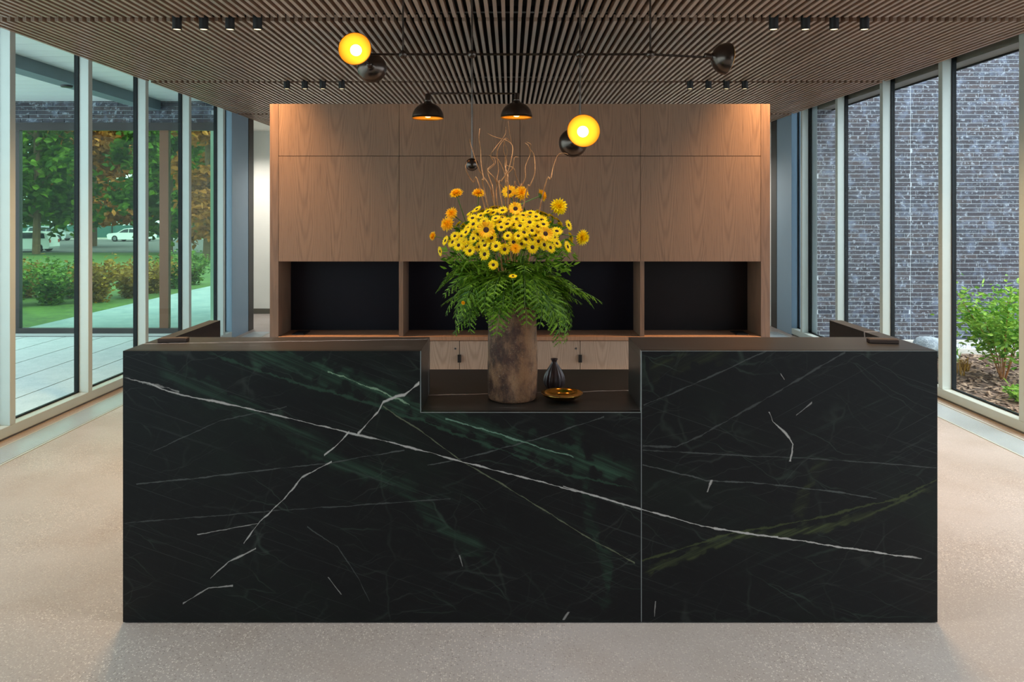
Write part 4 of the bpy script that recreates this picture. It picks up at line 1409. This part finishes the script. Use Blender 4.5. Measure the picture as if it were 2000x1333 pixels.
# hanging fronds singled out in the picture
ff += [(-1.0, 2, 0.25, 1.0), (-0.75, 2, 0.05, 1.05), (-2.3, 2, 0.25, 0.95), (-0.45, 2, 0.15, 1.0), (-2.75, 2, 0.2, 1.0), (0.0, 0, 0.25, 1.22), (0.12, 1, 0.4, 1.15), (3.1, 1, 0.45, 1.0), (-1.5, 2, 0.2, 0.7), (-1.85, 2, 0.1, 0.75)]
used = set()
for a, k, el, sc in ff:
    if k in used:
        o = copy_tree(ferns[k])
    else:
        o = ferns[k]
        used.add(k)
    o.name = 'fern_frond'
    o.rotation_euler = Euler((random.uniform(-0.35, 0.35), -el, a), 'XYZ')
    o.location = fo + Vector((math.cos(a) * 0.045, math.sin(a) * 0.045, random.uniform(-0.02, 0.08)))
    o.scale = (sc,) * 3
    front = math.sin(a) < 0.1
    if sc == 1.22:
        tag(o, 'longest fern frond, reaching out straight towards the garden windows', 'fern frond', 'fern fronds over the near rim')
        continue
    tag(o, 'green feathery fern frond arching out ' + ('over the near rim of the bark vase' if front else 'behind the bark vase'), 'fern frond', 'fern fronds over the near rim' if front else 'fern fronds behind the vase')

# curly willow twigs
random.seed(5)
def z8(x, y): return 820 + x * 0.3077, 230 + y * 0.3077
TW = [
    [(495, 560), (490, 430), (470, 380), (430, 330), (470, 290), (450, 240), (480, 190), (540, 110), (545, 60)],
    [(540, 520), (520, 440), (490, 400), (500, 330), (490, 250), (500, 190), (545, 130), (580, 160), (570, 100), (560, 20)],
    [(560, 480), (550, 400), (545, 330), (550, 270), (530, 200), (545, 130)],
    [(410, 470), (405, 390), (390, 300), (385, 200), (375, 130), (380, 70)],
    [(470, 540), (440, 430), (400, 370), (375, 330), (345, 240), (320, 160), (315, 135)],
    [(545, 450), (540, 360), (500, 270), (460, 250), (440, 240)],
    [(560, 430), (550, 370), (590, 320), (600, 255), (625, 250)],
    [(640, 480), (645, 440), (670, 380), (670, 310), (700, 230), (690, 180), (668, 160)],
    [(670, 500), (700, 430), (730, 350), (725, 240), (700, 200), (705, 170), (680, 155)],
    [(790, 450), (830, 390), (845, 320), (875, 240), (910, 225), (940, 232)],
    [(600, 470), (605, 430), (640, 445), (610, 370), (595, 320), (550, 300), (540, 250)],
    [(470, 500), (455, 420), (430, 345), (450, 320), (480, 290), (470, 250)],
    [(380, 440), (340, 410), (310, 370), (290, 320), (300, 280)],
    [(510, 480), (520, 400), (560, 340), (590, 200), (560, 150), (470, 120), (430, 100)],
    [(560, 470), (545, 420), (560, 370), (540, 300), (555, 210), (530, 150)],
]
tlab = {9: 'single curly twig leaning far out under the front-facing lamp', 12: 'short curly twig rising beside the hanging bronze ball', 7: 'curly twig with a hooked tip just past the middle cabinet seam', 8: 'curly twig arching over beside the hooked one'}
for i, P_ in enumerate(TW):
    Y0 = 3.235 + random.uniform(-0.10, 0.08)
    pts = [Vector((vx + random.uniform(-0.04, 0.04), vy, 1.25))]
    for q, (x, y) in enumerate(P_):
        X_, Z_ = z8(x, y)
        pts.append(Vector(at(X_, Z_, Y0 + 0.03 * math.sin(q * 1.9 + i))))
    sm = []
    for q in range(len(pts) - 1):      # Catmull-Rom
        p0, p1, p2, p3 = pts[max(q - 1, 0)], pts[q], pts[q + 1], pts[min(q + 2, len(pts) - 1)]
        for s_ in range(5):
            t = s_ / 5
            sm.append(0.5 * ((2 * p1) + (p2 - p0) * t + (2 * p0 - 5 * p1 + 4 * p2 - p3) * t * t + (3 * p1 - p0 - 3 * p2 + p3) * t ** 3))
    sm.append(pts[-1])
    n = len(sm)
    tag(MB().tube(sm, [0.0032 - 0.0022 * k / n for k in range(n)], 6).build('willow_twig', TWIG, smooth=True),
        tlab.get(i, 'bare curly willow twig in the tangle rising out of the bouquet'), 'twig', None if i in tlab else 'curly willow twigs above the bouquet')

# ------------------------------------------------------------------ mobile chandelier
ZB, YB = 2.523, 4.15
chx = empty('mobile_chandelier', (0.1, YB, ZB))
tag(chx, 'dark bronze mobile chandelier with brass-lined dome shades over the desk', 'chandelier')
RX = [-0.592, -0.21, 0.388, 0.777]
MB().tube([(-0.84, YB, ZB), (RX[3], YB, ZB)], 0.0065, 10).build('main_arm', BRONZE, chx)
MB().tube([(RX[3], YB, ZB), (1.085, YB + 0.02, ZB - 0.012)], 0.0065, 10).build('end_arm', BRONZE, chx)
for i, x in enumerate(RX):
    MB().tube([(x, YB, ZB + 0.02), (x, YB, ZC + 0.05)], 0.0055, 8).build('suspension_rod', BRONZE, chx)
    MB().ball((x, YB, ZB), 0.0235, 18, 12).build('ball_joint', BRONZE, chx, smooth=True)
ZL = 2.306
MB().tube([(RX[1], YB, ZB - 0.02), (RX[1], YB, 1.945)], 0.0055, 8).build('drop_rod', BRONZE, chx)
MB().ball((RX[1], YB, 1.912), 0.036, 22, 14).build('counterweight', BRONZE, chx, smooth=True)
ax0, ax1 = (840 - VX) / F * YB, (1007 - VX) / F * YB
MB().tube([(ax0, YB, ZL), (ax1, YB, ZL)], 0.0055, 8).build('cross_arm', BRONZE, chx)
ZD = 2.077
MB().tube([(RX[2], YB, ZB - 0.02), (RX[2], YB, ZD)], 0.0055, 8).build('drop_rod', BRONZE, chx)
MB().tube([(RX[2], 4.09, ZD), (RX[2], 4.50, ZD)], 0.0065, 8).build('cross_arm', BRONZE, chx)
XE = -0.834
MB().tube([(XE, 4.09, ZB), (XE, 4.42, ZB)], 0.0065, 8).build('cross_arm', BRONZE, chx)


def dome(loc, d, label=None):
    """shade whose open side looks along d; loc is the middle of the rim"""
    M = Matrix.Translation(loc) @ Vector(d).to_track_quat('Z', 'Y').to_matrix().to_4x4()
    R = 0.088
    outp = [(0.001, -0.095), (0.012, -0.095), (0.02, -0.090)] + [(R * math.sin(a), -R * math.cos(a) * 0.98) for a in [0.28 + k * (1.291 / 12) for k in range(13)]] + [(R, 0.0)]
    inp = [(R - 0.0025, 0.0)] + [(r - 0.003, z + 0.003) for r, z in reversed(outp[4:-1])] + [(0.001, -0.082)]
    s_ = MB().lathe(outp, 48, M=M).build('shade', BRONZE, chx, smooth=True)
    MB().lathe([(R, 0.0), (R - 0.0006, 0.0012)] + inp, 48, M=M).build('shade_lining', GOLD, s_, smooth=True)
    MB().lathe([(0.001, -0.135), (0.013, -0.135), (0.0155, -0.13), (0.0155, -0.10), (0.019, -0.094), (0.001, -0.09)], 20, M=M).build('lamp_neck', BRONZE, s_, smooth=True)
    MB().lathe([(0.001, -0.074), (0.012, -0.074), (0.015, -0.066)] + [(0.031 * math.sin(a), -0.034 - 0.031 * math.cos(a)) for a in [0.6 + k * 0.318 for k in range(8)]] + [(0.001, -0.003)], 22,
               M=M).build('bulb', BULB_M, s_, smooth=True)
    return s_


dome((XE + 0.006, 4.0, ZB - 0.002), (0.02, -1, 0.03))
dome((XE, 4.535, ZB - 0.002), (-0.05, 1, 0))
dome((RX[2] + 0.005, 4.0, ZD + 0.006), (0.02, -1, 0.03))
dome((RX[2], 4.615, ZD - 0.001), (-0.05, 1, 0.0))
dome((1.21, YB + 0.035, ZB - 0.018), (1, 0.22, -0.10))
dome((ax0 - 0.012, YB, ZL - 0.137), (0, 0, -1))
dome((ax1 + 0.005, YB, ZL - 0.133), (0, 0, -1))

# ------------------------------------------------------------------ ceiling spots
def spot(x, y, label, power, tilt=(0, 0), cone=95, group=None):
    o = tag(empty('ceiling_spot', (x, y, ZC)), label, 'spotlight', group)
    MB().lathe([(0.0005, 0.055), (0.031, 0.055), (0.031, -0.072), (0.0275, -0.072), (0.0265, -0.055), (0.0005, -0.055)], 24, (x, y, ZC)).build('spot_barrel', BLACK, o, auto=True)
    MB().lathe([(0.0005, -0.0665), (0.0262, -0.0665), (0.0262, -0.062), (0.0005, -0.062)], 20, (x, y, ZC)).build('lens', LENS_M, o)
    MB().box(x - 0.012, x + 0.012, y - 0.012, y + 0.012, ZC + 0.0555, ZC + 0.088).build('track_adapter', BLACK, o)
    l = bpy.data.lights.new('spot_beam', 'SPOT')
    l.energy = power
    l.color = SOFT if power in (FILL_SPOT_W, 95) else WARM
    l.spot_size = math.radians(cone)
    l.spot_blend = 0.75
    l.shadow_soft_size = 0.024
    lo = bpy.data.objects.new('spot_beam', l)
    COL.objects.link(lo)
    lo.location = (x, y, ZC - 0.08)
    lo.rotation_euler = (math.radians(tilt[0]), math.radians(tilt[1]), 0)
    adopt(lo, o)


nth = ['first', 'second', 'third', 'fourth']
for i, x in enumerate([-2.283, -2.10, -1.92, -1.731]):
    spot(x, 5.14, f'lit black cylinder spot, {nth[i]} from the courtyard glass in the nearer row of four', ACCENT_W, (0, 16 if i > 1 else 4), 125)
for i, x in enumerate([2.431, 2.223, 2.026, 1.808]):
    spot(x, 5.14, f'lit black cylinder spot, {nth[i]} from the garden glass in the nearer row of four', ACCENT_W, (0, -16 if i > 1 else -4), 125)
for i, x in enumerate([-2.254, -2.073, -1.892, -1.70]):
    spot(x, 7.575, f'black cylinder spot, {nth[i]} from the courtyard glass in the farther row of four', 12, (0, 0), 80)
for i, x in enumerate([2.373, 2.187, 2.006, 1.82]):
    spot(x, 7.575, f'black cylinder spot, {nth[i]} from the garden glass in the farther row of four', 12, (0, 0), 80)
for yr, nm in ((2.74, 'over the desk front'), (0.30, 'over the lobby'), (-2.14, 'by the entrance')):  # rows of spots out of view, added to fill the lobby with light
    for i, x in enumerate([-2.28, -1.92, -0.7, 0.0, 0.75, 2.03, 2.43]):
        spot(x, yr, f'added unseen fill spot in the row {nm}, number {["one", "two", "three", "four", "five", "six", "seven"][i]} from the courtyard glass', FILL_SPOT_W, (0, 0), 110, 'added fill spots nearer the entrance')
for i, (x, y) in enumerate([(-4.1, 11.5), (-3.0, 11.5), (3.0, 11.6)]):  # unseen spots added to brighten the hall
    spot(x, y, ['added unseen spot at the courtyard end of the back hall', 'added unseen spot in the back hall behind the courtyard glass end post', 'added unseen spot in the back hall on the garden side'][i], 95, (0, 0), 140)
